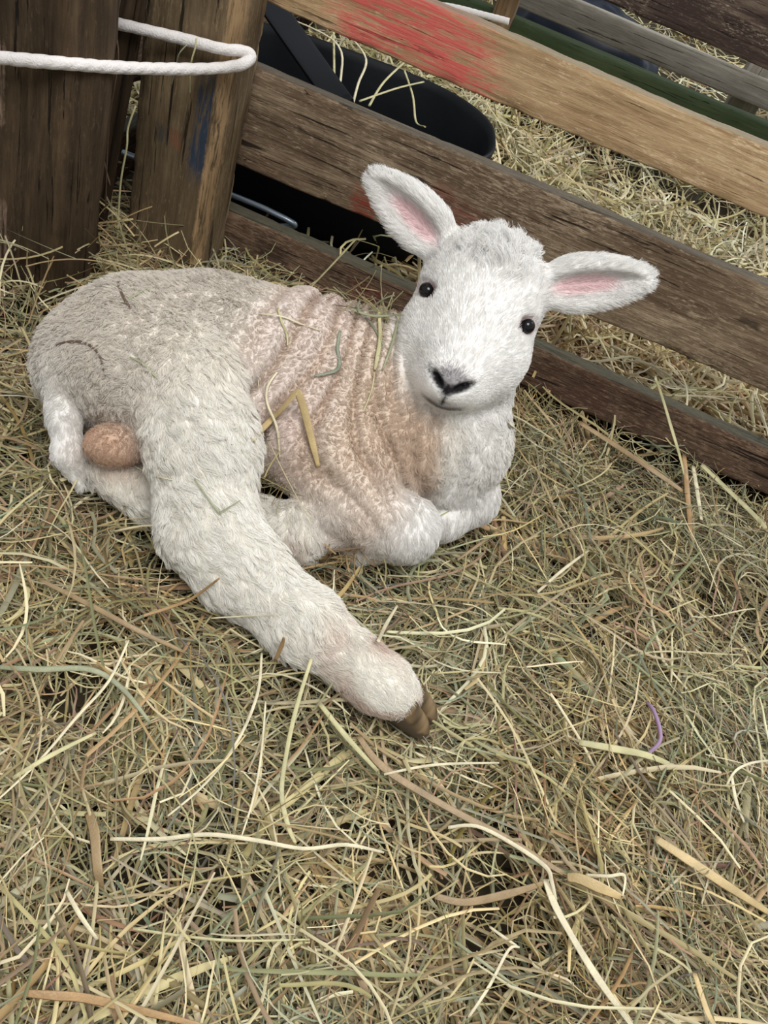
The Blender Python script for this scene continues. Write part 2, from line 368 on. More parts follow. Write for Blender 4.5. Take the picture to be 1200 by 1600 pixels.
# ------------------------------------------------------------------ the pen beyond
m_green = wood('green_painted_rail', (.028, .042, .018), (.045, .066, .028), (.07, .095, .045), seed=3.3, bumpk=.3)
g = timber('painted_rail', (-.60, 1.70, .160), (1.4, 1.70, .200), .052, .04, m_green, None, seg=40, bev=.010)
tag(g, 'dark green painted rail beyond the top rail, at the upper right', 'rail')
m_grey = wood('weathered_grey_board', (.18, .165, .135), (.34, .31, .26), (.48, .45, .39), seed=8.3, bumpk=.6)
gp = bpy.data.objects.new('grey_pallet', None); COL.objects.link(gp)
tag(gp, 'weathered grey pallet board on blocks in the far pen, above the green rail', 'pallet')
timber('board', (-.50, 1.80, .211), (1.4, 1.80, .246), .046, .02, m_grey, gp, seg=40)
for x in (-.30, .315, .80): timber('block', (x, 1.84, -.01), (x, 1.84, .30), .060, .05, m_grey, gp, up=(-1, 0, 0), seg=10, seed=int(50+x*10))
m_dkbrown = wood('dark_painted_board', (.030, .018, .015), (.060, .038, .032), (.20, .15, .11), seed=18.3, bumpk=1.0, grain=.8, stain=(.045, .028, .024), flake=(.46, .38, .28), fl_t=.60)
b2 = timber('plank', (-.35, 1.60, .336), (1.2, 1.60, .356), .105, .022, m_dkbrown, None, seg=60, wob=.002)
tag(b2, 'dark brown peeling plank across the top right corner', 'plank')
st_ = timber('fence_post', onY(789, 12, 1.66)+np.array([0, .02, -.22]), onY(789, 12, 1.66)+np.array([0, .02, .14]), .036, .03, wood('small_post', (.10, .06, .03), (.2, .13, .07), (.3, .2, .12), seed=2), None, up=(-1, 0, 0), seg=20)
tag(st_, 'small brown post beside the left end of the green rail', 'fence post')
m_sack = plain('dark_blue_plastic', (.006, .010, .022), .45, 0, .3)
def sack():
    V = []; nu, nv = 48, 30; c = np.array([-.015, 2.0, .10]); r = np.array([.17, .08, .125])
    for i in range(nv+1):
        th = math.pi*i/nv
        for j in range(nu):
            ph = 2*math.pi*j/nu; V.append([math.sin(th)*math.cos(ph), math.sin(th)*math.sin(ph), math.cos(th)])
    V = np.array(V); e = .7; V = np.sign(V)*np.abs(V)**e
    V = V*(1+.08*vnoise(V, 3, 5)[:, None]+.04*vnoise(V, 9, 6)[:, None])*r+c
    idx = np.arange((nv+1)*nu).reshape(nv+1, nu)
    return mesh_np('feed_sack', V, np.stack([idx[:-1], idx[1:], np.roll(idx[1:], -1, 1), np.roll(idx[:-1], -1, 1)], -1).reshape(-1, 4))
sk = link('plastic_sack', sack(), m_sack); tag(sk, 'shiny dark blue plastic sack slumped behind the grey board', 'sack')
rp2 = rope('rope', [onY(600, -30, 1.62), onY(655, 4, 1.60), onY(700, 10, 1.60), onY(750, 22, 1.60), onY(795, 34, 1.60)], .0055, m_rope)
tag(rp2, 'white rope end lying on the straw beyond the red painted rail', 'rope')
# ------------------------------------------------------------------ the lamb
def cap(a, b, ra, rb, g): return ('cap', np.array(a, float), np.array(b, float), ra, rb, g)
def ell(c, r, g, M=None): return ('ell', np.array(c, float), np.array(r, float), np.eye(3) if M is None else M, g)
# head frame: x to the image right ear, y from brow to nose, z out of the face; all in world axes
ix = cR*0.942-cU*0.336; iy = -cR*0.350-cU*0.937
HC = atD(745, 482, 0.628)                       # midpoint between the eyes, on the surface
hz0 = -unit(ray(745, 482))
hx = unit(ix-hz0*np.dot(ix, hz0)); hy = unit(np.cross(hz0, hx)); hy = hy if np.dot(hy, iy) > 0 else -hy
hz = hz0
HM = np.array([hx, hy, hz])                     # rows: local axes
def hp(x, y, z): return HC+hx*x+hy*y+hz*z
def h_ell(c, r, g='head', yaw=None):
    M = HM if yaw is None else yaw@HM
    return ell(hp(*c), r, g, M)
def rotz(a): a = math.radians(a); return np.array([[math.cos(a), math.sin(a), 0], [-math.sin(a), math.cos(a), 0], [0, 0, 1]])
def rotx(a): a = math.radians(a); return np.array([[1, 0, 0], [0, math.cos(a), math.sin(a)], [0, -math.sin(a), math.cos(a)]])
prims = [
 # torso
 cap(at(225, 562, .080), at(330, 560, .082), .067, .066, 'body'),
 cap(at(330, 560, .080), at(460, 582, .082), .064, .066, 'body'),
 cap(at(460, 582, .082), at(600, 620, .082), .066, .064, 'body'),
 ell(at(142, 570, .075), (.040, .043, .042), 'body'),
 ell(at(475, 675, .066), (.064, .048, .052), 'body'),
 ell(at(560, 600, .088), (.066, .056, .060), 'body'),
 cap(at(600, 620, .082), at(700, 690, .070), .062, .046, 'chest'),
 ell(at(650, 690, .080), (.040, .042, .046), 'chest'),
 cap(at(705, 690, .075), hp(.0, .0, -.075), .045, .045, 'neck'),
 # near haunch and stretched hind leg
 ell(at(240, 585, .098), (.060, .045, .050), 'body'),
 cap(at(290, 610, .100), at(318, 700, .084), .042, .039, 'leg'),
 cap(at(316, 690, .082), at(326, 820, .050), .039, .034, 'leg'),
 cap(at(326, 820, .050), at(372, 885, .040), .034, .030, 'leg'),
 cap(at(372, 885, .040), at(470, 972, .034), .0300, .0245, 'leg'),
 cap(at(470, 972, .034), at(555, 1035, .028), .0245, .0185, 'leg'),
 cap(at(555, 1035, .028), at(600, 1070, .026), .0175, .0185, 'leg'),
 cap(at(600, 1070, .026), at(622, 1086, .021), .0180, .0145, 'leg'),
 cap(at(572, 1080, .014), at(560, 1070, .014), .008, .008, 'leg'),
 # far hind leg underneath
 cap(at(182, 735, .030), at(240, 768, .022), .021, .021, 'leg'),
 cap(at(240, 768, .022), at(380, 810, .018), .023, .020, 'leg'),
 cap(at(380, 812, .020), at(455, 832, .022), .018, .021, 'leg'),
 cap(at(455, 832, .022), at(486, 850, .012), .019, .013, 'leg'),
 # scrotum
 ell(at(178, 696, .064), (.0222, .0160, .0165), 'scrotum', np.array([cR, cU, -cf])),
 # tail
 cap(at(92, 585, .080), at(100, 650, .060), .0115, .0115, 'tail'),
 cap(at(100, 650, .060), at(107, 710, .040), .0115, .0105, 'tail'),
 cap(at(107, 710, .040), at(124, 758, .020), .0105, .004, 'tail'),
 # near foreleg: shoulder, folded knee
 cap(at(530, 720, .065), at(560, 790, .045), .040, .034, 'body'),
 cap(at(545, 790, .042), at(632, 826, .034), .033, .030, 'foreleg'),
 cap(at(632, 826, .030), at(560, 850, .012), .026, .018, 'foreleg'),
 # far foreleg folded under the brisket
 cap(at(690, 740, .050), at(737, 778, .030), .036, .025, 'foreleg'),
 cap(at(737, 778, .030), at(690, 812, .018), .024, .020, 'foreleg'),
 ell(at(725, 700, .070), (.034, .032, .036), 'chest'),
 # head
 h_ell((0, -.008, -.048), (.053, .048, .050)),
 h_ell((0, -.030, -.050), (.043, .029, .040)),
 h_ell((0, .028, -.034), (.056, .040, .046)),
 h_ell((0, .044, -.028), (.049, .038, .044)),
 h_ell((0, .000, -.018), (.036, .044, .022)),
 cap(hp(0, .014, -.012), hp(0, .044, .016), .033, .0245, 'head'),
 cap(hp(0, .046, .008), hp(0, .0575, .020), .028, .0205, 'head'),
 h_ell((0, .062, -.002), (.030, .019, .026)),
]
def ear(side, ang, L, base):
    # side -1/+1, ang above the horizontal
    a = math.radians(ang); d = np.array([side*math.cos(a), -math.sin(a), 0.0])
    c = np.array(base)+d*L/2
    Y = np.array([-d[1], d[0], 0])
    M = np.array([d, Y*(1 if side > 0 else -1), [0, 0, 1.]])
    tilt = math.radians(-18)
    T = np.array([[1, 0, 0], [0, math.cos(tilt), math.sin(tilt)], [0, -math.sin(tilt), math.cos(tilt)]])
    return c, (T@M)@HM
earL_c, earL_M = ear(-1, 24, .104, (-.030, -.032, -.046))
earR_c, earR_M = ear(1, 23, .104, (.034, -.029, -.046))
ears = [(hp(*earL_c), earL_M, .094), (hp(*earR_c), earR_M, .098)]

# ---- distance field on a grid
vox = 0.0026
lo = np.array([-.40, .28, -.03]); hi = np.array([.26, .80, .36])
dims = np.ceil((hi-lo)/vox).astype(int)
FLD = np.full(dims, 0.05, np.float32)
def gridpts(i0, i1):
    ax = [lo[k]+vox*np.arange(i0[k], i1[k]) for k in range(3)]
    return np.stack(np.meshgrid(*ax, indexing='ij'), -1)
def d_cap(P, a, b, ra, rb):
    ab = b-a; t = np.clip(((P-a)@ab)/max(ab@ab, 1e-9), 0, 1)
    return np.linalg.norm(P-(a+t[..., None]*ab), axis=-1)-(ra+(rb-ra)*t)
def d_ell(P, c, r, M):
    q = (P-c)@M.T
    k0 = np.linalg.norm(q/r, axis=-1); k1 = np.linalg.norm(q/(r*r), axis=-1)
    return k0*(k0-1)/np.maximum(k1, 1e-6)
def dprim(P, p):
    return d_cap(P, *p[1:5]) if p[0] == 'cap' else d_ell(P, p[1], p[2], p[3])
def smin(a, b, k):
    h = np.clip(0.5+0.5*(b-a)/k, 0, 1)
    return b*(1-h)+a*h-k*h*(1-h)
def bounds(c0, c1, pad):
    i0 = np.clip(np.floor((np.minimum(c0, c1)-pad-lo)/vox).astype(int), 0, dims)
    i1 = np.clip(np.ceil((np.maximum(c0, c1)+pad-lo)/vox).astype(int)+1, 0, dims)
    return i0, i1
KS = {'body': .022, 'chest': .026, 'neck': .020, 'leg': .014, 'tail': .008, 'scrotum': .006, 'foreleg': .006, 'head': .014}
for p in prims:
    g = p[-1]; k = KS[g]
    if p[0] == 'cap': i0, i1 = bounds(p[1], p[2], max(p[3], p[4])+k+.012)
    else: i0, i1 = bounds(p[1], p[1], p[2].max()+k+.012)
    sl = tuple(slice(i0[j], i1[j]) for j in range(3))
    P = gridpts(i0, i1); d = dprim(P, p)
    if g == 'body':    # loose skin folds round the barrel
        u = P[..., 0]+(-.12+.85*sstep(-.13, .01, P[..., 0]))*((P[..., 2]-.08)+(P[..., 1]-.55))
        nn = vnoise(P.reshape(-1, 3), 22, 3).reshape(u.shape)
        fold = np.sin(2*np.pi*u/.025+3.2*nn)*(.75+.5*nn)
        mask = sstep(-.165, -.135, P[..., 0])*(1-sstep(.0, .04, P[..., 0]))
        d = d-mask*.0036*(fold+.4*np.sin(2*np.pi*u/.013+4*nn))
    if g in ('chest',):
        u = P[..., 0]+0.55*P[..., 2]
        d = d-.0016*np.sin(2*np.pi*u/.02+2*vnoise(P.reshape(-1, 3), 25, 6).reshape(u.shape))*(1-sstep(.02, .05, P[..., 0]))
    FLD[sl] = smin(FLD[sl], d.astype(np.float32), k)
def carve(c, r, M, k=.004):
    i0, i1 = bounds(c, c, max(r)+k+.008); sl = tuple(slice(i0[j], i1[j]) for j in range(3))
    d = d_ell(gridpts(i0, i1), np.array(c), np.array(r), M).astype(np.float32)
    FLD[sl] = -smin(-FLD[sl], d, k)
def add(d, sl, k): FLD[sl] = smin(FLD[sl], d.astype(np.float32), k)
# ears: cupped leaves
for (c, M, L) in ears:
    i0, i1 = bounds(c, c, L/2+.02); sl = tuple(slice(i0[j], i1[j]) for j in range(3)); P = gridpts(i0, i1)
    q = (P-c)@M.T
    t = q[..., 0]/(L/2)
    wv = 1.0-.22*t                                 # wider at the base
    qq = q.copy(); qq[..., 1] = q[..., 1]/np.clip(wv, .5, 1.4)
    r = np.array([L/2, .0232, .012]); k0 = np.linalg.norm(qq/r, axis=-1); k1 = np.linalg.norm(qq/(r*r), axis=-1)
    d = k0*(k0-1)/np.maximum(k1, 1e-6)
    s2 = qq-np.array([.004, 0, .0108]); r2 = np.array([L/2*.88, .0145, .0125]); k0 = np.linalg.norm(s2/r2, axis=-1); k1 = np.linalg.norm(s2/(r2*r2), axis=-1)
    d2 = k0*(k0-1)/np.maximum(k1, 1e-6)
    d = -smin(-d, d2, .003)
    add(d, sl, .010)
# eye sockets, nostrils, mouth
EYE = [hp(-.0425, .000, -.0190), hp(.0425, .000, -.0190)]
for e in EYE: carve(e+hz*.008, (.0085, .0068, .0075), HM, .006)
NM = rotx(0)@HM
for s in (-1, 1):
    carve(hp(s*.0105, .0570, .0380), (.0080, .0026, .0060), rotz(s*-40)@HM, .003)
carve(hp(0, .0705, .040), (.0014, .012, .006), HM, .002)
for s in (-1, 1):
    carve(hp(s*.009, .0785, .031), (.011, .0016, .008), rotz(s*18)@HM, .003)

# ---- surface nets
def surface_nets(Fd):
    S = Fd < 0
    nx, ny, nz = Fd.shape
    corner = [(a, b, c) for a in (0, 1) for b in (0, 1) for c in (0, 1)]
    cnt = sum(S[a:nx-1+a, b:ny-1+b, c:nz-1+c].astype(np.int8) for a, b, c in corner)
    act = (cnt > 0) & (cnt < 8)
    ci = np.argwhere(act)
    vid = np.full(act.shape, -1, np.int64); vid[act] = np.arange(len(ci))
    acc = np.zeros((len(ci), 3)); num = np.zeros(len(ci))
    for ca in corner:
        for ax in range(3):
            if ca[ax]: continue
            cb = list(ca); cb[ax] = 1
            va = Fd[ci[:, 0]+ca[0], ci[:, 1]+ca[1], ci[:, 2]+ca[2]]; vb = Fd[ci[:, 0]+cb[0], ci[:, 1]+cb[1], ci[:, 2]+cb[2]]
            m = (va < 0) != (vb < 0)
            t = va/np.where(np.abs(va-vb) < 1e-12, 1, va-vb)
            pt = np.tile(np.array(ca, float), (len(ci), 1)); pt[:, ax] += t
            acc[m] += pt[m]; num[m] += 1
    V = lo+vox*(ci+acc/num[:, None])
    Fs = []
    for ax in range(3):
        o1, o2 = [a for a in range(3) if a != ax]
        sl0 = [slice(1, s-1) for s in Fd.shape]; sl0[ax] = slice(0, Fd.shape[ax]-1)
        sl1 = list(sl0); sl1[ax] = slice(1, Fd.shape[ax])
        a, b = S[tuple(sl0)], S[tuple(sl1)]
        e = np.argwhere(a != b); off = np.ones(3, int); off[ax] = 0
        e = e+off; flip = S[e[:, 0], e[:, 1], e[:, 2]]
        def vv(d1, d2):
            q = e.copy(); q[:, o1] += d1; q[:, o2] += d2; return vid[q[:, 0], q[:, 1], q[:, 2]]
        quad = np.stack([vv(-1, -1), vv(0, -1), vv(0, 0), vv(-1, 0)], 1)
        if ax == 1: flip = ~flip
        quad[~flip] = quad[~flip][:, ::-1]
        Fs.append(quad)
    return V, np.concatenate(Fs)
V, F = surface_nets(FLD)
ok = (F >= 0).all(1); F = F[ok]
def sample(P, A=None):
    A = FLD if A is None else A
    q = np.clip((P-lo)/vox, 0, dims-1.001); i = q.astype(int); f = q-i; r = 0
    for a in (0, 1):
        for b in (0, 1):
            for c in (0, 1):
                r = r+A[i[:, 0]+a, i[:, 1]+b, i[:, 2]+c]*(f[:, 0] if a else 1-f[:, 0])*(f[:, 1] if b else 1-f[:, 1])*(f[:, 2] if c else 1-f[:, 2])
    return r
def grad(P, e=.003):
    return unit(np.stack([sample(P+np.eye(3)[k]*e)-sample(P-np.eye(3)[k]*e) for k in range(3)], -1))
# drop stray islands by keeping vertices reached from the biggest piece is unnecessary: all pieces overlap

def regions(P):
    """weights per point: which part of the lamb it belongs to"""
    out = {}
    for g in ('body', 'chest', 'neck', 'leg', 'tail', 'scrotum', 'foreleg', 'head'):
        d = np.min([dprim(P, p) for p in prims if p[-1] == g], axis=0)
        out[g] = np.exp(-np.clip(d, -0.002, .08)/.006)
    ew = np.zeros(len(P)); ein = np.zeros(len(P))
    for (c, M, L) in ears:
        q = (P-c)@M.T; t = q[:, 0]/(L/2)
        inside = (np.abs(t) < 1.1) & (np.abs(q[:, 1]) < .03) & (np.abs(q[:, 2]) < .022)
        ew = np.maximum(ew, inside*sstep(-.98, -.72, t))
        g_ = grad(P)@M.T
        rr = np.sqrt((q[:, 1]/(.0105-.003*t))**2+((t+.12)/.75)**2)
        ein = np.maximum(ein, inside*(1-sstep(.45, 1.0, rr))*sstep(.1, .5, g_[:, 2]))
    out['ear'] = ew*3; out['earin'] = ein
    s = sum(out[g] for g in ('body', 'chest', 'neck', 'leg', 'tail', 'scrotum', 'foreleg', 'head'))+out['ear']
    for g in list(out):
        if g != 'earin': out[g] = out[g]/s
    return out
WHITE = np.array([.86, .845, .82]); CREAM = np.array([.74, .705, .65]); TAN = np.array([.60, .475, .37]); PINK = np.array([.74, .59, .56])
def tint_of(P, W, skin=False):
    n = len(P)
    n1 = vnoise(P, 45, 1)[:, None]; n2 = vnoise(P, 110, 2)[:, None]; n3 = vnoise(P, 18, 4)[:, None]
    u = P[:, 0]-0.45*(P[:, 2]-.08)-.25*(P[:, 1]-.55)
    base = np.tile(CREAM, (n, 1))
    c_body = CREAM*np.array([.97, .965, .95]) + n1*.02
    # tan over the ribs and shoulder
    tw = (sstep(-.15, -.02, P[:, 0])*.75+.12)[:, None]
    c_body = c_body*(1-tw)+TAN*1.12*tw
    pw = (sstep(-.17, -.14, P[:, 0])*(1-sstep(-.10, -.05, P[:, 0])))[:, None]*.40*(n3*.5+.7)
    c_body = c_body*(1-pw)+PINK*pw
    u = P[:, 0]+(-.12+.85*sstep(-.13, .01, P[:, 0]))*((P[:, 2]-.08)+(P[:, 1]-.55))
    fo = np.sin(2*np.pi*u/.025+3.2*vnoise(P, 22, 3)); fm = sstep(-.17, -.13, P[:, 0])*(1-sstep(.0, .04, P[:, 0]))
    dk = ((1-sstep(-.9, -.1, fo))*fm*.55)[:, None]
    c_body = c_body*(1-dk)+np.array([.50, .37, .27])*dk     # brown tint follows the fold troughs, so the folds show more
    c_body = c_body*(1+n2*.05)
    c_leg = WHITE*np.array([1.06, 1.04, .99])+n1*.015
    # soiled patches down the stretched leg
    fl = at(590, 1050, .03); d = np.linalg.norm(P-fl, axis=1)
    sw = ((1-sstep(.02, .075, d))*.62)[:, None]*np.clip(n1*1.6+.55, 0, 1)
    c_leg = c_leg*(1-sw)+np.array([.55, .38, .30])*sw
    for q, r_, st in ((at(285, 710, .12), .012, .45), (at(285, 622, .14), .02, .22), (at(255, 780, .04), .02, .25), (at(455, 860, .03), .025, .35)):
        d = np.linalg.norm(P-q, axis=1); sw = ((1-sstep(.1*r_, r_, d))*st)[:, None]
        c_leg = c_leg*(1-sw)+np.array([.52, .36, .28])*sw
    c_head = np.tile(WHITE*1.02, (n, 1))*(1+.05*vnoise(P, 240, 90)[:, None])+n1*.015
    tm = (1-sstep(.015, .040, P[:, 0]+.35*(P[:, 2]-.08)+.01*n1[:, 0]))[:, None]; c_neck = WHITE*.95*(1-tm)+TAN*1.05*tm; c_chest = CREAM*1.10*(1-tm)+TAN*1.05*tm
    lm = (P[:, 2] < .05)[:, None]
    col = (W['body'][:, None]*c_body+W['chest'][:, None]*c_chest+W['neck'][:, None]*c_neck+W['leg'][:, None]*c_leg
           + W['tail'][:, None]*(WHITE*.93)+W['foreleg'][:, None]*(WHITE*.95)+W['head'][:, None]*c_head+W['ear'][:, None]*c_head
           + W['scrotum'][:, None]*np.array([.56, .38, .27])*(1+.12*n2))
    ein = W['earin'][:, None]; col = col*(1-ein)+np.array([.80, .55, .56])*ein if skin else col*(1-ein*.75)+np.array([.84, .66, .67])*ein*.75
    # dark nose leather and lip line
    q = (P-HC)@HM.T
    dn = np.zeros(n)
    for s in (-1, 1):
        a = math.radians(38); qx = q[:, 0]-s*.0085; qy = q[:, 1]-.0590
        uu = qx*math.cos(a)*s-qy*math.sin(a)*1.0; vv = qx*math.sin(a)*s+qy*math.cos(a)
        dn = np.maximum(dn, 1-sstep(.6, 1.25, np.sqrt((uu/.0125)**2+(vv/.0042)**2)))
    dn = np.maximum(dn, 1-sstep(.5, 1.2, np.sqrt((q[:, 0]/.0055)**2+((q[:, 1]-.0640)/.0060)**2)))
    dn = np.maximum(dn, (1-sstep(.5, 1.2, np.sqrt((q[:, 0]/.0016)**2+((q[:, 1]-.0725)/.008)**2)))*.9)
    gr = (1-sstep(.45, 1.2, np.sqrt((q[:, 0]/.0155)**2+((q[:, 1]-.0540)/.0105)**2)))*.80
    lip = (1-sstep(.2, 1.3, np.abs(q[:, 1]-(.0795-.006*(q[:, 0]/.020)**2))/.0028))*(1-sstep(.010, .021, np.abs(q[:, 0])))*.75
    gl = (1-sstep(.3, 1.3, np.sqrt((q[:, 0]/.021)**2+((q[:, 1]-.0775)/.009)**2)))*.50
    for e in EYE:
        qe = (P-e)@HM.T; rr = np.sqrt((qe[:, 0]/.0098)**2+(qe[:, 1]/.0088)**2)
        ed = (1-sstep(.72, .98, rr))*.8*(q[:, 2] > -.05); col = col*(1-ed[:, None])+np.array([.30, .15, .15])*ed[:, None]
    front = (q[:, 2] > -.01)
    k = (np.maximum(gr, gl)*front)[:, None]; col = col*(1-k)+np.array([.24, .22, .24])*k
    k = (np.maximum(dn, lip)*front)[:, None]; col = col*(1-k)+np.array([.018, .016, .018])*k
    return np.clip(col, .005, .93)
W = regions(V)
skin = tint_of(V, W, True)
crease = .96
m_skin = attrmat('lamb_skin', .75, 0, .2)
# crimped wool bump on the skin
nt = m_skin.node_tree; no = N(nt, 'ShaderNodeTexNoise'); no.inputs['Scale'].default_value = 330; no.inputs['Detail'].default_value = 3
tc = N(nt, 'ShaderNodeTexCoord'); nt.links.new(tc.outputs['Object'], no.inputs['Vector'])
bp = N(nt, 'ShaderNodeBump'); bp.inputs['Strength'].default_value = .5; bp.inputs['Distance'].default_value = .002
nt.links.new(no.outputs['Fac'], bp.inputs['Height']); nt.links.new(bp.outputs[0], nt.nodes['Principled BSDF'].inputs['Normal'])
lamb = bpy.data.objects.new('lamb', None); COL.objects.link(lamb)
lamb.location = tuple(at(330, 600, 0)); lamb_inv = Matrix.Translation(-lamb.location)
tag(lamb, 'white newborn lamb lying curled in the hay, looking up, one hind leg stretched out', 'lamb')
def adopt(o, p):
    o.parent = p; o.matrix_parent_inverse = Matrix.Translation(-p.location); return o
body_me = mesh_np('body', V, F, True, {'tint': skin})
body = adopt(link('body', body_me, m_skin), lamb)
BVH = BVHTree.FromPolygons([tuple(v) for v in V], [tuple(f) for f in F.tolist()])
def hit(x, y, lift=.002, fallback_z=.02):
    d = ray(x, y); h_ = BVH.ray_cast(Vector(cC), Vector(unit(d)))
    if h_[0] is None: return at(x, y, fallback_z)
    return np.array(h_[0])+np.array(h_[1])*lift
# eyes
def lathe_ell(name, c, r, M, mat, parent, nu=28, nv=18, fn=None):
    Vs = []
    for i in range(nv+1):
        th = math.pi*i/nv
        for j in range(nu):
            ph = 2*math.pi*j/nu
            q = np.array([math.sin(th)*math.cos(ph), math.sin(th)*math.sin(ph), math.cos(th)])*np.array(r)
            if fn: q = fn(q)
            Vs.append(np.array(c)+q@M)
    idx = np.arange((nv+1)*nu).reshape(nv+1, nu)
    Fq = np.stack([idx[:-1], idx[1:], np.roll(idx[1:], -1, 1), np.roll(idx[:-1], -1, 1)], -1).reshape(-1, 4)
    me = mesh_np(name, np.array(Vs), Fq); return adopt(link(name, me, mat), parent)
m_eye = plain('lamb_eye', (.006, .005, .006), .06, 0, .35)
m_lid = plain('eyelid_rim', (.16, .08, .08), .45)
for s, e in zip((-1, 1), EYE):
    ec = e-hz*.0012
    lathe_ell('eye', ec, (.0070, .0066, .0070), rotz(s*-22)@HM, m_eye, lamb)['label'] = 'glossy black eye'

m_hoof = attrmat('hoof_horn', .5, 0, .35)
def hoof(base, tip, r, sidev, name='hoof'):
    base, tip = np.array(base), np.array(tip); d = unit(tip-base); L = np.linalg.norm(tip-base)
    sv = unit(np.array(sidev)-d*np.dot(sidev, d)); u = np.cross(sv, d); u = u if u[2] > 0 else -u
    nu, nv = 24, 14; Vs = []; Cs = []
    for i in range(nv+1):
        t = i/nv
        prof = (1-.12*t)*math.sqrt(max(1-max(t-.55, 0)**2/.205, 0.0)) if t > .55 else 1-.12*t
        for j in range(nu):
            a = 2*math.pi*j/nu
            y = math.cos(a)*r*.62*prof; z = math.sin(a)*r*prof*(1-.35*t); z = max(z, -r*.62)
            Vs.append(base+d*L*t+sv*y+u*z-u*r*.25*t)
            Cs.append(np.array([.20, .135, .07])*(.75+.35*math.sin(9*t+2*a)+.15*math.sin(31*t)) if z > r*.35 else np.array([.075, .052, .036]))  # lit top and shaded lower sides put into the horn tint
    idx = np.arange((nv+1)*nu).reshape(nv+1, nu)
    Fq = np.stack([idx[:-1], idx[1:], np.roll(idx[1:], -1, 1), np.roll(idx[:-1], -1, 1)], -1).reshape(-1, 4)
    o = adopt(link(name, mesh_np(name, np.array(Vs), Fq, True, {'tint': np.clip(np.array(Cs), .01, .9)}), m_hoof), lamb); return o
fw = unit(at(680, 1122, .010)-at(620, 1078, .022))
sd = unit(np.cross(fw, [0, 0, 1.]))
b0 = at(630, 1092, .018)
hoof(b0-sd*.0080, b0-sd*.006+fw*.034+np.array([0, 0, -.004]), .0155, sd)
hoof(b0+sd*.0085, b0+sd*.008+fw*.031+np.array([0, 0, -.005]), .0150, sd)
dc = at(566, 1098, .012)
hoof(dc, dc+fw*.010+np.array([0, 0, -.005]), .0055, sd, 'dewclaw')
b1 = at(487, 862, .010)
hoof(b1, b1+np.array([.018, .002, -.004]), .011, (0, 1, 0))
NFUR = 420000
# ------------------------------------------------------------------ fleece
def scatter(V, F, n, seed):
    r = np.random.default_rng(seed)
    a, b, c, d = (V[F[:, k]] for k in range(4))
    ar = np.linalg.norm(np.cross(b-a, c-a), axis=1)+np.linalg.norm(np.cross(c-a, d-a), axis=1)
    fi = r.choice(len(F), n, p=ar/ar.sum()); u = r.random((n, 1)); v = r.random((n, 1))
    return (a[fi]*(1-u)+b[fi]*u)*(1-v)+(d[fi]*(1-u)+c[fi]*u)*v, r
def flow(P, W, Nn):
    D = np.zeros_like(P)
    nose = hp(0, .07, .05)
    away = unit(P-nose)
    D += (W['head'])[:, None]*away
    for (c, M, L) in ears:
        q = (P-c)@M.T; near = (np.abs(q[:, 0]) < L*.6) & (np.abs(q[:, 1]) < .03)
        D += (W['ear']*near)[:, None]*(M[0]+.35*M[1]*np.sign(q[:, 1:2]))*1.2
    legd = at(600, 1075, .02)-at(330, 760, .06); legd = unit(legd)
    down = np.array([.15, -.35, -.9])
    t = sstep(.38, .47, P[:, 1])[:, None]
    D += W['leg'][:, None]*(legd*(1-t)+unit(legd*.5+down)*t)
    D += W['foreleg'][:, None]*unit(np.array([.35, -.35, -.7]))
    D += W['tail'][:, None]*unit(at(120, 760, .02)-at(92, 600, .08))
    D += W['chest'][:, None]*np.array([.1, -.3, -.9])+W['neck'][:, None]*np.array([.1, -.3, -.9])
    D += W['body'][:, None]*np.array([-.25, -.45, -.75])+W['scrotum'][:, None]*np.array([.3, -.3, -.8])
    return D
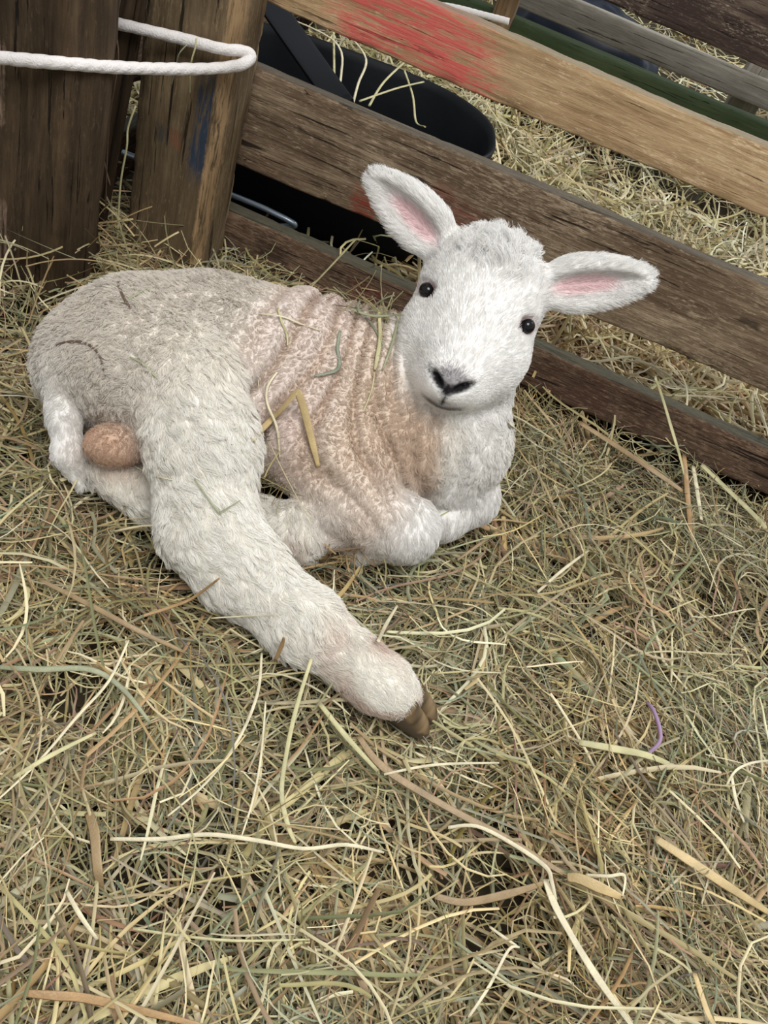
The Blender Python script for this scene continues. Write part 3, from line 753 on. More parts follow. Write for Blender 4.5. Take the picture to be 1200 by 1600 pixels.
def make_fur(n, seed):
    P, r = scatter(V, F, n, seed)
    Nn = grad(P); keep = (Nn[:, 2] > -.65) & (P[:, 2] > -.012)
    P, Nn = P[keep], Nn[keep]
    W = regions(P); n = len(P)
    # no hair on the eyes or in the nostrils
    q = (P-HC)@HM.T
    ke = np.ones(n, bool)
    for e in EYE: 
        qe = (P-e)@HM.T; ke &= ~((qe[:, 0]/.0082)**2+(qe[:, 1]/.0072)**2 < 1) | (W['head'] < .3)
    tint = tint_of(P, W)
    lum = tint.mean(1); ke &= ~((lum < .06) & (W['head'] > .3) & (r.random(n) > .15))
    ke &= ~((W['earin'] > .45) & (r.random(n) > .40))
    P, Nn, q, tint, lum = P[ke], Nn[ke], q[ke], tint[ke], lum[ke]; W = {k: v[ke] for k, v in W.items()}; n = len(P)
    hl = (sstep(.14, .02, P[:, 2])*.006)     # longer wool low on the rump
    haunch = sstep(-.155, -.175, P[:, 0])
    LN = (W['head']*.0062+W['ear']*.0085+W['leg']*.0135+W['foreleg']*.0085+W['tail']*.0065+W['neck']*.0095+W['chest']*.0065
          + W['scrotum']*.0028+W['body']*(.0034+haunch*(.0030+hl)))
    muz = (1-sstep(.02, .05, np.abs(q[:, 0])))*sstep(.035, .06, q[:, 1])*W['head']
    LN *= 1-.55*muz
    poll = sstep(-.020, -.048, q[:, 1])*W['head']*(1-sstep(.02, .045, np.abs(q[:, 0])))
    LN *= 1+1.3*poll
    foot = 1-sstep(.03, .085, np.linalg.norm(P-at(625, 1090, .02), axis=1)); LN *= 1-.45*foot
    LN *= r.uniform(.65, 1.25, n)
    curly = np.clip(W['body']*.9+W['chest']*.8+W['leg']*.45+W['neck']*.7+W['foreleg']*.2+W['scrotum']+W['tail']*.4+poll*1.2, 0, 1.2)
    lift = (W['body']*.85+W['chest']*.7+W['leg']*.42+W['foreleg']*.30+W['tail']*.35+W['neck']*.5+W['head']*.42+W['ear']*.45+W['scrotum']*.9)+poll*.5
    D = flow(P, W, Nn)
    J = np.stack([vnoise(P, 55, 30+k) for k in range(3)], -1); J2 = np.stack([vnoise(P, 170, 40+k) for k in range(3)], -1); J3 = np.stack([vnoise(P, 420, 50+k) for k in range(3)], -1)
    D = unit(D)+J*(.25+.75*curly)[:, None]+J2*(.24+.6*curly)[:, None]+J3*(.12+.8*curly)[:, None]+r.normal(0, .12, (n, 3))
    D = unit(D-Nn*np.sum(D*Nn, 1, keepdims=True))
    Bn = np.cross(Nn, D)
    K = 6; s = np.linspace(0, 1, K)[None, :, None]
    ph = (vnoise(P, 260, 60)*3.0+vnoise(P, 90, 61)*3)[:, None, None]
    ca = (curly*.20)[:, None, None]
    l = LN[:, None, None]
    pts = P[:, None, :]-Nn[:, None, :]*.0006 + l*(Nn[:, None, :]*(lift[:, None, None]*(s-.38*s*s)) + D[:, None, :]*(s**1.25)*(1-.25*lift[:, None, None])
          + Bn[:, None, :]*ca*np.sin(s*5.5+ph)*s**.5*1.2 + Nn[:, None, :]*ca*np.cos(s*5.5+ph)*s*.8)
    # locks: tips gather towards shared centres
    pw_ = 1+3.5*W['body']+2*W['chest']+3*W['scrotum']; ci = r.choice(n, n//26, replace=False, p=pw_/pw_.sum()); kd = KDTree(len(ci))
    for j, i in enumerate(ci): kd.insert(P[i], j)
    kd.balance()
    near = ci[np.array([kd.find(p)[1] for p in P])]
    rel = pts-P[:, None, :]; g = np.clip(W['leg']*.60+W['foreleg']*.4+W['body']*.45+W['chest']*.5+W['neck']*.5+W['tail']*.4+poll*.4+W['head']*.18, 0, .50)[:, None, None]*s**1.3*(1-foot[:, None, None])
    tgt = pts[near]
    pts = pts*(1-g)+tgt*g
    tint = tint*(1+r.normal(0, 1, (n, 1))*(.10-.05*W['body'][:, None]))
    # wool grease and dust sit in the crimped tips over the ribs
    f = (vnoise(P, 300, 70) > .35)*W['body']*sstep(-.16, -.10, P[:, 0])*.30
    tint = tint*(1-f[:, None])+np.array([.38, .27, .19])*f[:, None]
    return pts, np.clip(tint, .01, .94), (.00017+.00005*W['body']+.00003*W['leg']+.00002*W['head'])
def curves_obj(name, pts, tint, rad, mat, parent):
    n, K, _ = pts.shape
    cd = bpy.data.hair_curves.new(name); cd.add_curves([K]*n)
    cd.attributes['position'].data.foreach_set('vector', np.ascontiguousarray(pts, np.float32).ravel()) if 'position' in cd.attributes else cd.position_data.foreach_set('vector', np.ascontiguousarray(pts, np.float32).ravel())
    ra = cd.attributes.get('radius') or cd.attributes.new('radius', 'FLOAT', 'POINT')
    rr = rad[:, None]*np.linspace(1, .25, K)[None, :]**.8
    ra.data.foreach_set('value', rr.astype(np.float32).ravel())
    ca = cd.attributes.new('tint', 'FLOAT_COLOR', 'POINT'); c = np.ones((n, K, 4), np.float32); c[..., :3] = tint[:, None, :]
    ca.data.foreach_set('color', c.ravel())
    cd.materials.append(mat)
    o = bpy.data.objects.new(name, cd); COL.objects.link(o); return adopt(o, parent)
m_fur = attrmat('lamb_wool', .75, .30, .15)
pts, tnt, rad = make_fur(NFUR, 7)
fl = curves_obj('fleece', pts, tnt, rad, m_fur, lamb); tag(fl, kind='stuff')
# ------------------------------------------------------------------ hay
PAL_HAY = np.array([.90, .87, .79])*np.array([(.50, .43, .24), (.40, .36, .20), (.29, .27, .15), (.60, .54, .34), (.74, .68, .49), (.33, .23, .12), (.46, .33, .18), (.26, .28, .19), (.36, .38, .26), (.42, .29, .20), (.66, .56, .33)])
def strands(name, X, Y, L, Wd, zoff, pal, pw, K=8, curl=1.0, tilt=.16, hook=.15, seed=0, keep=None, rg=None, align=.45):
    rg = np.random.default_rng(100+seed) if rg is None else rg
    n = len(X)
    if keep is not None:
        kp = keep(X, Y); X, Y, L, Wd, zoff = X[kp], Y[kp], L[kp], Wd[kp], zoff[kp]; n = len(X)
    fl_ = vnoise(np.stack([X, Y, X*0], -1), 9, 77)*3.0+.4; th0 = np.where(rg.random(n) < align, fl_+rg.normal(0, .55, n)+np.pi*rg.integers(0, 2, n), rg.uniform(0, 2*np.pi, n))
    c1 = rg.normal(0, 1, n)*curl; c2 = rg.normal(0, .8, n)*curl
    kink = rg.random(n) < hook; kp_ = rg.uniform(.2, .8, n); ka = rg.normal(0, 1.0, n)*kink
    s = np.linspace(-.5, .5, K)
    th = th0[:, None]+c1[:, None]*s+c2[:, None]*(s**2-.08)*3+ka[:, None]*((s[None, :]+.5) > kp_[:, None])
    tl = rg.normal(0, tilt, n)[:, None]+rg.normal(0, tilt, n)[:, None]*s*1.5
    ds = L[:, None]/(K-1)
    dx = np.cos(th)*np.cos(tl)*ds; dy = np.sin(th)*np.cos(tl)*ds; dz = np.sin(tl)*ds
    px = X[:, None]+np.cumsum(dx, 1)-dx.sum(1, keepdims=True)/2
    py = Y[:, None]+np.cumsum(dy, 1)-dy.sum(1, keepdims=True)/2
    pz = np.cumsum(dz, 1)-dz.sum(1, keepdims=True)/2+zoff[:, None]
    hh = hgt(px.ravel(), py.ravel()).reshape(px.shape)
    hm = hgt(X, Y)[:, None]
    pz = pz+hm*.55+hh*.45
    P = np.stack([px, py, pz], -1)
    T = unit(np.gradient(P, axis=1))
    side_ = unit(np.cross(T, np.array([0, 0, 1.0])))
    upv = np.cross(side_, T)
    ro = rg.normal(0, .6, n)[:, None]+rg.normal(0, .7, n)[:, None]*s
    a = side_*np.cos(ro)[..., None]+upv*np.sin(ro)[..., None]; b = -side_*np.sin(ro)[..., None]+upv*np.cos(ro)[..., None]
    tp = np.clip(1.15-1.0*np.abs(s)[None, :]**2*2.2*rg.uniform(.2, 1.4, n)[:, None], .25, 1)
    w_ = (Wd[:, None]*tp)[..., None]
    V = np.stack([P-a*w_*.5, P+b*w_*.28, P+a*w_*.5], 2)        # (n,K,3,3)
    base = (np.arange(n)*K*3)[:, None, None]; kk = (np.arange(K-1)*3)[None, :, None]; jj = np.arange(2)[None, None, :]
    i0 = base+kk+jj
    F = np.stack([i0, i0+1, i0+4, i0+3], -1).reshape(-1, 4)
    ci = rg.choice(len(pal), n, p=np.array(pw)/np.sum(pw))
    bn = vnoise(np.stack([X, Y, X*0+3], -1), 8, 78)[:, None]
    c = pal[ci]*rg.uniform(.55, 1.32, (n, 1))*(1+np.array([.06, -.02, -.10])*bn)*(1+.10*vnoise(np.stack([X, Y, X*0+6], -1), 14, 79)[:, None])+rg.normal(0, .012, (n, 3))
    c = np.clip(c, .02, .85)[:, None, None, :]*np.ones((1, K, 3, 1))
    c = c*(1+rg.normal(0, .08, (n, K, 1, 1)))
    return V.reshape(-1, 3), F, np.clip(c.reshape(-1, 3), .01, .9)
def merge(name, parts, mat):
    Vs, Fs, Cs, o = [], [], [], 0
    for v, f, c in parts: Vs.append(v); Fs.append(f+o); Cs.append(c); o += len(v)
    return link(name, mesh_np(name, np.concatenate(Vs), np.concatenate(Fs), True, {'tint': np.concatenate(Cs)}), mat)
m_hay = attrmat('hay', .55, .10, .4)
def reg(n, x0, x1, y0, y1, seed):
    r = np.random.default_rng(seed); return r.uniform(x0, x1, n), r.uniform(y0, y1, n), r
def front(X, Y):
    k = (Y < .848) & ~((X < -.36) & (Y > .64) & (X > -.52) & (Y < .72))
    inl = sample(np.stack([X, Y, X*0+.03], -1)) < -.022     # buried deep beneath the lamb
    dn_ = .62+.75*vnoise(np.stack([X, Y, X*0+9], -1), 13, 80)+.25*vnoise(np.stack([X, Y, X*0+9], -1), 34, 81)
    return k & ~inl & (np.random.default_rng(len(X)).random(len(X)) < np.clip(dn_, .12, 1))
PW = [4, 4, 3.2, 3.6, 2.4, 2.2, 1.8, 2.4, 1.8, 1.6, 2.2]
parts = []
X, Y, r = reg(60000, -.62, .62, .02, .86, 1)
parts.append(strands('a', X, Y, r.uniform(.03, .11, len(X)), r.uniform(.0006, .0016, len(X)), r.uniform(-.030, .010, len(X)), PAL_HAY, PW, tilt=.24, curl=1.3, seed=1, keep=front, hook=.3))
X, Y, r = reg(16000, -.62, .62, .02, .86, 2)
parts.append(strands('b', X, Y, r.uniform(.05, .16, len(X)), r.uniform(.0013, .0028, len(X)), r.uniform(-.026, .013, len(X)), PAL_HAY, PW, curl=.7, seed=2, keep=front))
X, Y, r = reg(1500, -.62, .62, .02, .86, 3)
parts.append(strands('c', X, Y, r.uniform(.05, .18, len(X)), r.uniform(.0028, .0058, len(X)), r.uniform(-.020, .008, len(X)), PAL_HAY, [3, 2, 2, 3, 2, 2, 4, 1, 1, 2, 3], curl=.4, seed=3, keep=front, hook=.25))
X, Y, r = reg(1100, -.62, .62, .02, .80, 4)
parts.append(strands('d', X, Y, r.uniform(.05, .17, len(X)), r.uniform(.0010, .0022, len(X)), r.uniform(.010, .020, len(X)), PAL_HAY, [2, 1, 0, 3, 5, 0, 1, .5, .5, 0, 3], curl=.8, seed=4, keep=front, hook=.3, tilt=.22))
hay = merge('hay_bedding', parts, m_hay)
tag(hay, 'thick tangled bed of green and golden hay under the lamb', 'hay', kind='stuff')
# coarse straw beyond the hurdle
PAL_ST = np.array([1.05, 1.0, .90])*np.array([(.62, .54, .33), (.50, .43, .26), (.72, .66, .46), (.80, .75, .56), (.40, .36, .20), (.42, .31, .17), (.56, .52, .28)])
def back(X, Y):
    c, s_ = math.cos(math.radians(13)), math.sin(math.radians(13)); dx, dy = X+.262, Y-1.078
    return ~((np.abs((dx*c+dy*s_)/.225)**2.7+np.abs((-dx*s_+dy*c)/.17)**2.7) < 1) & ~((X < -.46) & (X > -.53)) & ~((Y > 1.64) & (Y < 1.74))
parts = []
X, Y, r = reg(15000, -1.0, 1.1, .90, 2.1, 5)
parts.append(strands('e', X, Y, r.uniform(.05, .17, len(X)), r.uniform(.0022, .0046, len(X)), r.uniform(-.015, .045, len(X)), PAL_ST, [4, 3, 4, 3, 2, 1.2, 2], curl=1.3, seed=5, keep=back, tilt=.42, hook=.4))
X, Y, r = reg(3500, -1.2, 1.6, 1.9, 4.4, 6)
parts.append(strands('f', X, Y, r.uniform(.08, .22, len(X)), r.uniform(.003, .006, len(X)), r.uniform(-.01, .03, len(X)), PAL_ST, [4, 3, 3, 2, 3, 2, 2], curl=1.0, seed=6, keep=back, tilt=.25))
tag(merge('loose_straw', parts, m_hay), 'pale loose straw heaped in the pen beyond the hurdle', 'straw', kind='stuff')
parts = []
X, Y, r = reg(2600, -.1, .66, .900, 1.06, 8)
parts.append(strands('g', X, Y, r.uniform(.04, .13, len(X)), r.uniform(.0026, .0055, len(X)), r.uniform(-.012, .022, len(X)), np.array([(.52, .36, .18), (.60, .45, .25), (.36, .24, .12), (.66, .56, .36)]), [3, 3, 2, 2], curl=.4, seed=8, tilt=.2))
tag(merge('coarse_straw', parts, m_hay), 'coarse golden-brown straw packed against the back of the bottom rail', 'straw', kind='stuff')
# ------------------------------------------------------------------ single straws that stand out
def surf(x, y, lift):
    d = ray(x, y); h_ = BVH.ray_cast(Vector(cC), Vector(unit(d)))
    if h_[0] is not None: return np.array(h_[0])+np.array([0, -.25, .95])*lift*.5+(-unit(d))*lift*.5
    z = .01
    for _ in range(6):
        p = at(x, y, z); z = float(hgt(np.array([p[0]]), np.array([p[1]]))[0])+lift+.008
    return at(x, y, z)
def straw_mat(name, c): 
    m, nt, b = newmat(name); tc = N(nt, 'ShaderNodeTexCoord'); no = N(nt, 'ShaderNodeTexNoise'); no.inputs['Scale'].default_value = 60; no.inputs['Detail'].default_value = 4
    r = N(nt, 'ShaderNodeValToRGB'); r.color_ramp.elements[0].position = .35; r.color_ramp.elements[1].position = .7
    r.color_ramp.elements[0].color = (*[v*.78 for v in c], 1); r.color_ramp.elements[1].color = (*[min(v*1.15, .9) for v in c], 1)
    nt.links.new(tc.outputs['Object'], no.inputs['Vector']); nt.links.new(no.outputs['Fac'], r.inputs[0]); nt.links.new(r.outputs[0], b.inputs['Base Color'])
    n2 = N(nt, 'ShaderNodeTexNoise'); n2.inputs['Scale'].default_value = 700; nt.links.new(tc.outputs['Object'], n2.inputs['Vector'])
    bp = N(nt, 'ShaderNodeBump'); bp.inputs['Strength'].default_value = .4; bp.inputs['Distance'].default_value = .001; nt.links.new(n2.outputs['Fac'], bp.inputs['Height']); nt.links.new(bp.outputs[0], b.inputs['Normal'])
    b.inputs['Roughness'].default_value = .5; return m
SM = {k: straw_mat('straw_'+k, v) for k, v in dict(gold=(.56, .42, .21), pale=(.68, .61, .42), brown=(.34, .24, .13), green=(.30, .31, .19), yellow=(.52, .48, .26), orange=(.42, .26, .12), grey=(.24, .27, .19), twig=(.13, .08, .05)).items()}
def straw(name, pts, wpx, mat, label, lift=.004, cat='straw', flat=.26, absolute=False, group=None):
    P = []
    for q in pts:
        if len(q) == 3 and absolute: P.append(np.array(q))
        else: P.append(surf(q[0], q[1], q[2] if len(q) > 2 else lift))
    P = np.array(P); depth = np.dot(P-cC, cf).mean(); w_ = wpx/FOC*depth/2
    if wpx >= 12 and 'folded golden' not in label and 'golden straw' not in label: flat = .10
    n = len(P); rad = np.full(n, w_); rad[-1] *= .55; rad[0] *= .75; rad[1:-1] *= np.random.default_rng(int(wpx*100+n)).uniform(.85, 1.1, n-2)
    o = tube(name, P, rad, SM[mat], sides=8, flat=flat, sub=5, nvec=(0, -.5, .85))
    c = Vector(P[0]); o.data.transform(Matrix.Translation(-c)); o.location = c
    return tag(o, label, cat, group)
straw('straw_stalk', [(393, 690, .004), (420, 664, .010), (445, 642, .016), (459, 627, .022), (466, 634, .022), (478, 665, .012), (489, 702, .006), (497, 731, .003)], 12, 'gold', 'flat golden straw folded to a peak on the flank of the lamb', flat=.2)
straw('straw_stalk', [(1024, 590, .085), (1036, 625, .070), (1050, 672, .050), (1062, 712, .030), (1069, 742, .016)], 10, 'yellow', 'yellow straw leaning up in front of the bottom rail at the right', .03)
straw('straw_stalk', [(1069, 712, .014), (1074, 770, .010), (1080, 842, .006)], 11, 'orange', 'short orange straw pointing down the picture just below the leaning yellow one', .03)
straw('straw_stalk', [(1083, 728, .008), (1090, 772, .008), (1096, 812, .006)], 9, 'pale', 'stubby pale straw beside the orange one below the bottom rail')
straw('straw_stalk', [(1096, 726, .008), (1140, 768, .010), (1185, 812, .010), (1215, 850, .006)], 10, 'yellow', 'long flat straw running from the bottom rail to the right edge')
straw('straw_stalk', [(795, 668, .010), (830, 690, .010), (880, 722, .008), (935, 760, .006)], 10, 'pale', 'thick pale straw lying just right of the throat of the lamb')
straw('straw_stalk', [(905, 660, .012), (960, 695, .012), (1020, 735, .010), (1070, 770, .006)], 11, 'brown', 'long tan stalk lying parallel to the bottom rail, in its shadow')
straw('grass_blade', [(531, 519, .003), (527, 545, .003), (530, 572, .004), (520, 583, .004), (490, 589, .003)], 6, 'grey', 'grey-green grass blade bent into a hook on the shoulder of the lamb', cat='grass')
straw('grass_blade', [(590, 492, .010), (593, 530, .006), (589, 560, .004), (585, 580, .003)], 7, 'yellow', 'yellow-green blade hanging beside the cheek of the lamb', cat='grass')
straw('grass_blade', [(622, 498, .012), (612, 540, .006), (597, 580, .003)], 5, 'green', 'thin green blade crossing to meet the yellow-green one at the neck', cat='grass')
straw('grass_blade', [(585, 583, .002), (580, 612, .002), (567, 645, .002)], 3, 'yellow', 'fine short blade below the crossed blades at the neck', cat='grass')
straw('grass_blade', [(545, 487, .008), (575, 500, .012), (605, 502, .014), (628, 500, .012)], 5, 'green', 'green blade lying across the withers behind the head', cat='grass')
straw('grass_blade', [(560, 478, .014), (558, 492, .014), (580, 510, .006), (600, 545, .004)], 4, 'grey', 'curled grey-green blade on the withers beside the head', cat='grass')
straw('straw_stalk', [(405, 492, .003), (440, 497, .004), (470, 508, .003), (500, 518, .003)], 3, 'pale', 'pale hair-thin straw lying crosswise on the back of the lamb', cat='straw')
straw('straw_stalk', [(434, 484, .004), (440, 505, .003), (448, 525, .003), (449, 542, .003)], 4, 'yellow', 'thin yellow straw curving down the back of the lamb')
straw('straw_stalk', [(433, 583, .003), (418, 606, .004), (417, 632, .004), (432, 672, .006), (437, 720, .003)], 4, 'pale', 'thin pale straw trailing down the flank behind the folded golden one')
straw('straw_stalk', [(406, 566, .003), (403, 595, .003), (411, 645, .003)], 2.5, 'pale', 'hair-thin pale straw in the hollow in front of the thigh')
straw('dry_twig', [(203, 560, .003), (222, 570, .004), (238, 585, .003), (252, 600, .003)], 3.5, 'green', 'thin dark stem lying on the haunch of the lamb', cat='twig')
straw('dry_twig', [(88, 542, .003), (104, 537, .004), (132, 538, .004), (155, 557, .004), (164, 590, .003)], 4, 'twig', 'brown curved stem low on the rump above the tail', cat='twig')
straw('dry_twig', [(184, 443, .004), (190, 460, .004), (197, 474, .004), (204, 483, .003)], 4.5, 'twig', 'kinked reddish stem on top of the rump', cat='twig')
straw('dry_twig', [(191, 476, .003), (214, 462, .004), (231, 452, .004), (234, 456, .003)], 3.5, 'green', 'fine hooked stem on top of the rump beside the reddish one', cat='twig')
straw('dry_twig', [(304, 750, .004), (322, 778, .006), (341, 803, .006), (347, 802, .006), (375, 784, .004)], 3.5, 'green', 'dark stem bent into a V on the stretched hind leg', cat='twig')
straw('straw_stalk', [(210, 730, .004), (228, 742, .008), (250, 750, .008), (270, 752, .004)], 2.5, 'pale', 'hair-thin pale straw stuck to the inside of the thigh')
# in front of the bottom rail
straw('straw_stalk', [onY(472, 463, .79), onY(515, 418, .80), onY(553, 377, .81), onY(558, 375, .812), onY(588, 384, .83), onY(591, 390, .835), onY(583, 420, .87)], 3.5, 'yellow', 'thin straw arching over the bottom rail between the back of the lamb and its ear', absolute=True)
# on the open hay, from the leg downwards
L_ = [
 ([(588, 1007, .012), (603, 976, .014), (621, 946, .010)], 7, 'pale', 'short pale straw standing off the hay right of the stretched leg'),
 ([(224, 962, .010), (262, 950, .014), (300, 935, .018), (342, 913, .020)], 6, 'orange', 'orange straw touching the back edge of the stretched leg'),
 ([(60, 905, .008), (140, 945, .010), (215, 985, .010), (290, 1020, .008)], 8, 'brown', 'long tan straw running towards the stretched leg from the left edge'),
 ([(330, 966, .016), (380, 971, .020), (432, 967, .014)], 3, 'pale', 'hair-thin whitish straw against the underside of the stretched leg'),
 ([(430, 1032, .016), (438, 1016, .020), (441, 1004, .020)], 7, 'orange', 'stubby rust coloured straw poking up under the shin'),
 ([(484, 1035, .016), (462, 1110, .020), (447, 1180, .018), (440, 1240, .012), (450, 1290, .008), (462, 1318, .004)], 8, 'yellow', 'upright yellow-green stalk below the fetlock of the lamb'),
 ([(409, 1020, .014), (402, 1085, .016), (370, 1160, .016), (320, 1225, .014), (262, 1275, .008)], 5, 'pale', 'long curved pale straw left of the upright yellow-green stalk'),
 ([(415, 1095, .012), (408, 1180, .016), (395, 1250, .014), (377, 1308, .008)], 4, 'pale', 'straight thin pale straw between the curved one and the upright stalk'),
 ([(201, 1000, .016), (170, 1064, .020), (120, 1120, .018), (60, 1190, .014), (-6, 1252, .010)], 5, 'pale', 'long straight whitish straw slanting to the left edge of the photo'),
 ([(172, 1311, .010), (250, 1311, .014), (325, 1304, .016), (400, 1313, .016), (475, 1326, .016), (540, 1320, .016), (600, 1332, .012)], 7, 'pale', 'long wavy cream straw lying level across the middle of the lower hay'),
 ([(208, 1451, .010), (280, 1462, .014), (370, 1470, .014), (484, 1468, .008)], 5, 'yellow', 'long level straw below the wavy cream one'),
 ([(104, 1392, .010), (125, 1430, .014), (152, 1468, .010)], 8, 'pale', 'short broad pale straw at the lower left'),
 ([(38, 1552, .012), (90, 1556, .014), (135, 1560, .014), (230, 1582, .014), (320, 1604, .012)], 13, 'orange', 'broad orange-brown stem along the bottom left edge'),
 ([(138, 1268, .004), (147, 1300, .014), (150, 1335, .016), (153, 1365, .012), (158, 1392, .0)], 19, 'brown', 'wide papery tan leaf standing in the hay at the left'),
 ([(700, 1293, .014), (745, 1291, .016), (800, 1318, .016), (852, 1354, .016), (862, 1378, .016), (869, 1408, .012)], 7, 'pale', 'cream straw kinked sharply downwards near the bottom centre'),
 ([(852, 1375, .010), (866, 1412, .014), (893, 1462, .014), (935, 1530, .014), (990, 1606, .014)], 12, 'pale', 'thick jointed stalk running from the kinked straw to the bottom edge'),
 ([(886, 1371, .014), (905, 1373, .018), (935, 1386, .018), (970, 1402, .016)], 17, 'gold', 'wide folded tan leaf at the lower right, lower limb of the fold'),
 ([(915, 1367, .016), (950, 1369, .020), (976, 1368, .020), (973, 1400, .016)], 6, 'pale', 'cream rim blade lying over the wide folded tan leaf'),
 ([(1024, 1310, .010), (1070, 1340, .014), (1130, 1380, .014), (1205, 1428, .012)], 15, 'gold', 'thick pale brown stem at the lower right edge'),
 ([(680, 1400, .012), (725, 1410, .014), (790, 1398, .014), (850, 1380, .010)], 13, 'brown', 'broad brown leaf curving beneath the kinked cream straw'),
 ([(560, 1150, .010), (600, 1200, .012), (700, 1262, .012), (790, 1310, .010), (880, 1365, .008)], 12, 'brown', 'long broad brown stem running down right from the hoof'),
 ([(500, 1100, .012), (540, 1150, .016), (590, 1205, .012)], 10, 'yellow', 'broad yellow straw just below the ankle of the lamb'),
 ([(600, 1210, .012), (680, 1195, .016), (780, 1192, .012)], 5, 'pale', 'whitish blade lying level below the hoof'),
 ([(905, 1160, .010), (960, 1170, .014), (1010, 1180, .014), (1055, 1198, .010)], 12, 'yellow', 'broad yellow-green blade right of the middle of the hay'),
 ([(1135, 1228, .016), (1150, 1204, .020), (1175, 1192, .020), (1206, 1188, .016)], 5, 'pale', 'cream straw bent round near the right edge'),
 ([(1143, 1210, .014), (1150, 1250, .016), (1163, 1285, .010)], 7, 'pale', 'short pale straw hanging beneath the bent cream one'),
 ([(732, 1590, .014), (765, 1540, .016), (795, 1484, .016), (812, 1480, .014)], 6, 'pale', 'cream straw with a hooked tip at the bottom centre'),
 ([(765, 1448, .014), (788, 1465, .016), (808, 1478, .014)], 5, 'pale', 'short cream straw meeting the hooked tip'),
 ([(710, 1470, .010), (750, 1500, .014), (830, 1560, .010)], 6, 'green', 'dull green and mauve blade behind the hooked cream straw'),
 ([(840, 925, .010), (880, 890, .014), (920, 860, .010)], 6, 'pale', 'pale straw slanting up in the hay to the right of the folded knees'),
 ([(780, 830, .010), (750, 850, .014), (715, 875, .010)], 6, 'brown', 'tan straw lying beside the far folded knee'),
 ([(20, 1216, .012), (80, 1180, .016), (150, 1145, .014)], 9, 'yellow', 'broad yellow blade at the left below the whitish slanting straw'),
 ([(-6, 1042, .014), (60, 1046, .018), (140, 1046, .018), (190, 1075, .016), (235, 1130, .012)], 9, 'green', 'broad sage green blade arching in from the left edge'),
 ([(1085, 1520, .010), (1105, 1580, .014), (1120, 1606, .010)], 12, 'gold', 'golden brown leaf at the bottom right corner'),
]
for pts, wpx, mt, lab in L_: straw('grass_blade' if 'blade' in lab or 'leaf' in lab else 'straw_stalk', pts, wpx, mt, lab, cat='grass' if 'blade' in lab or 'leaf' in lab else 'straw')
m_tw = plain('purple_twine', (.34, .22, .36), .6)
tw = [surf(*q) for q in ((1012, 1098, .012), (1022, 1112, .016), (1031, 1140, .018), (1030, 1160, .016), (1011, 1179, .010))]
o = tube('twine', tw, .0016, m_tw, sides=8); c = Vector(tw[0]); o.data.transform(Matrix.Translation(-c)); o.location = c
tag(o, 'bit of purple baler twine lying in the hay at the right', 'twine')
# dry stems dangling between the left posts and off the rope
def stem(pts, w_, mt, lab, cat='straw'):
    o = tube('hanging_straw', pts, w_, SM[mt], sides=6, flat=.6); c = Vector(pts[0]); o.data.transform(Matrix.Translation(-c)); o.location = c; return tag(o, lab, cat)
stem([onY(120, 25, .70), onY(136, 55, .69), onY(143, 90, .68), onY(138, 130, .68), onY(117, 176, .69)], .0016, 'green', 'long dry stem hanging over the rope in front of the dark post')
stem([onY(212, 165, .77), onY(200, 200, .76), onY(198, 230, .75), onY(188, 290, .74), onY(183, 380, .73)], .0012, 'yellow', 'pale straw dangling through the gap between the posts')
stem([onY(150, 60, .70), onY(148, 95, .69), onY(170, 160, .70), onY(160, 230, .71), onY(172, 290, .71)], .0009, 'twig', 'thin dark stem dangling left of the gap between the posts')
stem([onY(175, 30, .70), onY(185, 90, .70), onY(170, 200, .70), onY(165, 330, .71)], .0009, 'twig', 'second thin dark stem dangling over the narrow leaning post')
stem([onY(307, 60, .745), onY(305, 75, .744), onY(300, 92, .745), onY(297, 112, .75), onY(297, 146, .757)], .0012, 'yellow', 'wisp of yellow straw caught under the rope on the square post')
stem([onY(292, 70, .745), onY(280, 84, .744), onY(275, 104, .75), onY(268, 133, .76)], .0010, 'green', 'second wisp of straw caught under the rope, curving left')
for q, lab in (([(560, 100, .90), (548, 130, .90), (556, 150, .92)], 'straw hanging over the near side of the tub, leftmost of three'), ):
    pass
T_ = [([(404, 10), (520, 62), (533, 118), (518, 155)], 'pale straw bent over the back rim of the tub'), ([(546, 55), (572, 92), (560, 130), (552, 160)], 'curved pale straw hanging into the tub'), ([(640, 90), (600, 128), (577, 165)], 'straight straw slanting down into the tub'),
      ([(662, 128), (620, 138), (562, 158)], 'thick yellow straw lying across the mouth of the tub'), ([(632, 110), (645, 150), (650, 190), (664, 198)], 'straw hanging over the right end of the tub'), ([(521, 45), (522, 90), (522, 122)], 'upright thin straw behind the black bar')]
for pts, lab in T_:
    n = len(pts); P = [onY(x, y, 1.17-.16*i/(n-1)) for i, (x, y) in enumerate(pts)]
    stem(P, .0016, 'pale' if 'pale' in lab else 'yellow', lab)
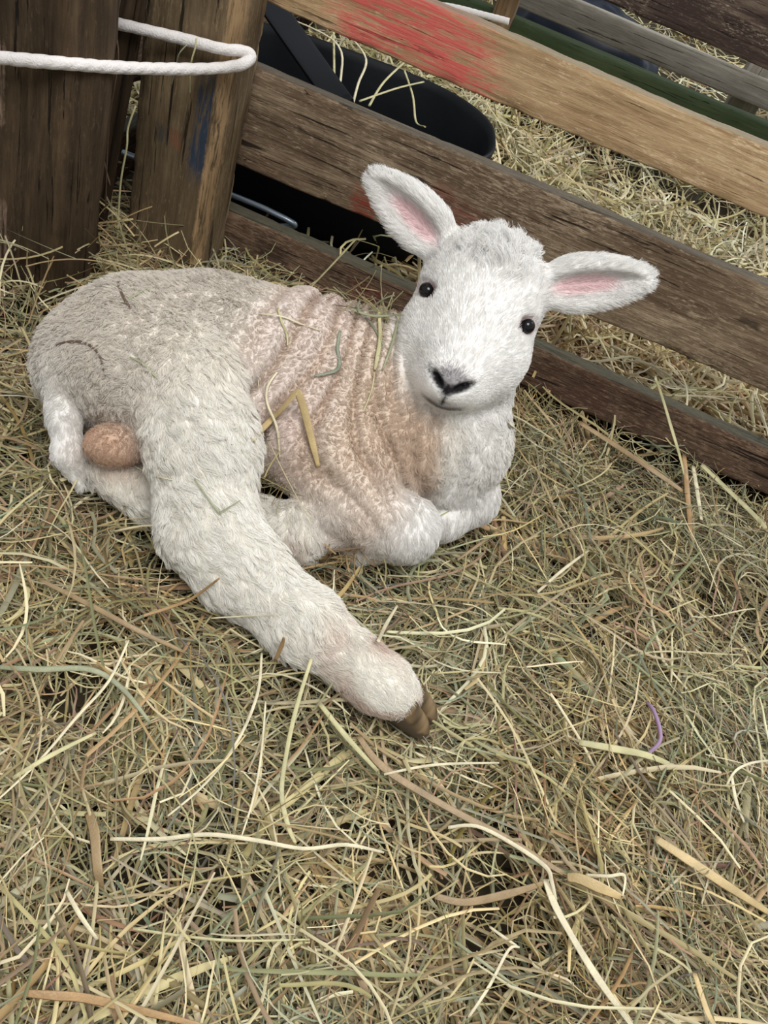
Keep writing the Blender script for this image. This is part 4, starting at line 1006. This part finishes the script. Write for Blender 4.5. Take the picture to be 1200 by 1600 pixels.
# loose hay caught at the feet of the posts and on the withers
def tuft(name, n, cx, cy, cz, spread, up_, pal, seed, lab, dirv=None, wd=(.0007, .0016), ln=(.04, .10)):
    r = np.random.default_rng(seed); K = 8; s = np.linspace(0, 1, K)[None, :, None]
    base = np.array([cx, cy, cz])+r.normal(0, 1, (n, 3))*np.array(spread)
    d = unit(r.normal(0, 1, (n, 3))*np.array([1, 1, .6])+(np.array(dirv) if dirv is not None else 0)+np.array([0, 0, up_]))
    b = unit(np.cross(d, r.normal(0, 1, (n, 3)))); L = r.uniform(*ln, n)[:, None, None]
    P = base[:, None]+L*(d[:, None]*(s-.3)+b[:, None]*.45*s*s*r.uniform(-1, 1, (n, 1, 1))+np.array([0, 0, -.45])*s*s*r.uniform(0, 1, (n, 1, 1)))
    T = unit(np.gradient(P, axis=1)); a = unit(np.cross(T, r.normal(0, 1, (n, 1, 3)))); c_ = np.cross(a, T); w_ = r.uniform(*wd, n)[:, None, None]
    Vt = np.stack([P-a*w_*.5, P+c_*w_*.3, P+a*w_*.5], 2).reshape(-1, 3)
    base_i = (np.arange(n)*K*3)[:, None, None]; kk = (np.arange(K-1)*3)[None, :, None]; jj = np.arange(2)[None, None]
    i0 = base_i+kk+jj; Ft = np.stack([i0, i0+1, i0+4, i0+3], -1).reshape(-1, 4)
    c = pal[r.integers(0, len(pal), n)]*r.uniform(.7, 1.1, (n, 1)); c = np.repeat(c, K*3, 0)
    Vt -= base.mean(0); o = link(name, mesh_np(name, Vt, Ft, True, {'tint': np.clip(c, .01, .9)}), m_hay); o.location = tuple(base.mean(0))
    return tag(o, lab, 'hay', kind='stuff')
c = onY(165, 440, .70); tuft('hay_tuft', 170, c[0], c[1]-.01, .035, (.045, .03, .02), .35, PAL_HAY, 61, 'tuft of hay heaped between the rump and the left posts', wd=(.0008, .002))
c = surf(585, 497, .004); tuft('hay_tuft', 46, c[0], c[1]+.006, c[2], (.018, .010, .003), .1, PAL_HAY[[0, 1, 2, 7]], 62, 'wisp of green hay on the withers beside the cheek of the lamb', ln=(.03, .07), wd=(.0006, .0013))
c = at(505, 858, .006); tuft('hay_tuft', 150, c[0], c[1], .010, (.020, .012, .008), .2, PAL_HAY[[0, 1, 5, 6, 9, 5]], 63, 'brown hay bunched between the tucked hoof and the folded knee', ln=(.025, .06), wd=(.0006, .0014))
c = onY(20, 500, .60); tuft('hay_tuft', 60, c[0], c[1], .02, (.03, .02, .02), .5, PAL_HAY[[0, 1, 4, 5]], 64, 'few loose hay stems at the foot of the far left post', wd=(.0008, .002))
c = hit(420, 740); tuft('hay_tuft', 34, c[0]+.004, c[1]-.012, c[2]+.004, (.010, .008, .012), -.3, PAL_HAY[[0, 1, 3, 6, 2]], 65, 'wisps of hay caught between the belly and the stretched leg', ln=(.03, .07), wd=(.0006, .0012))
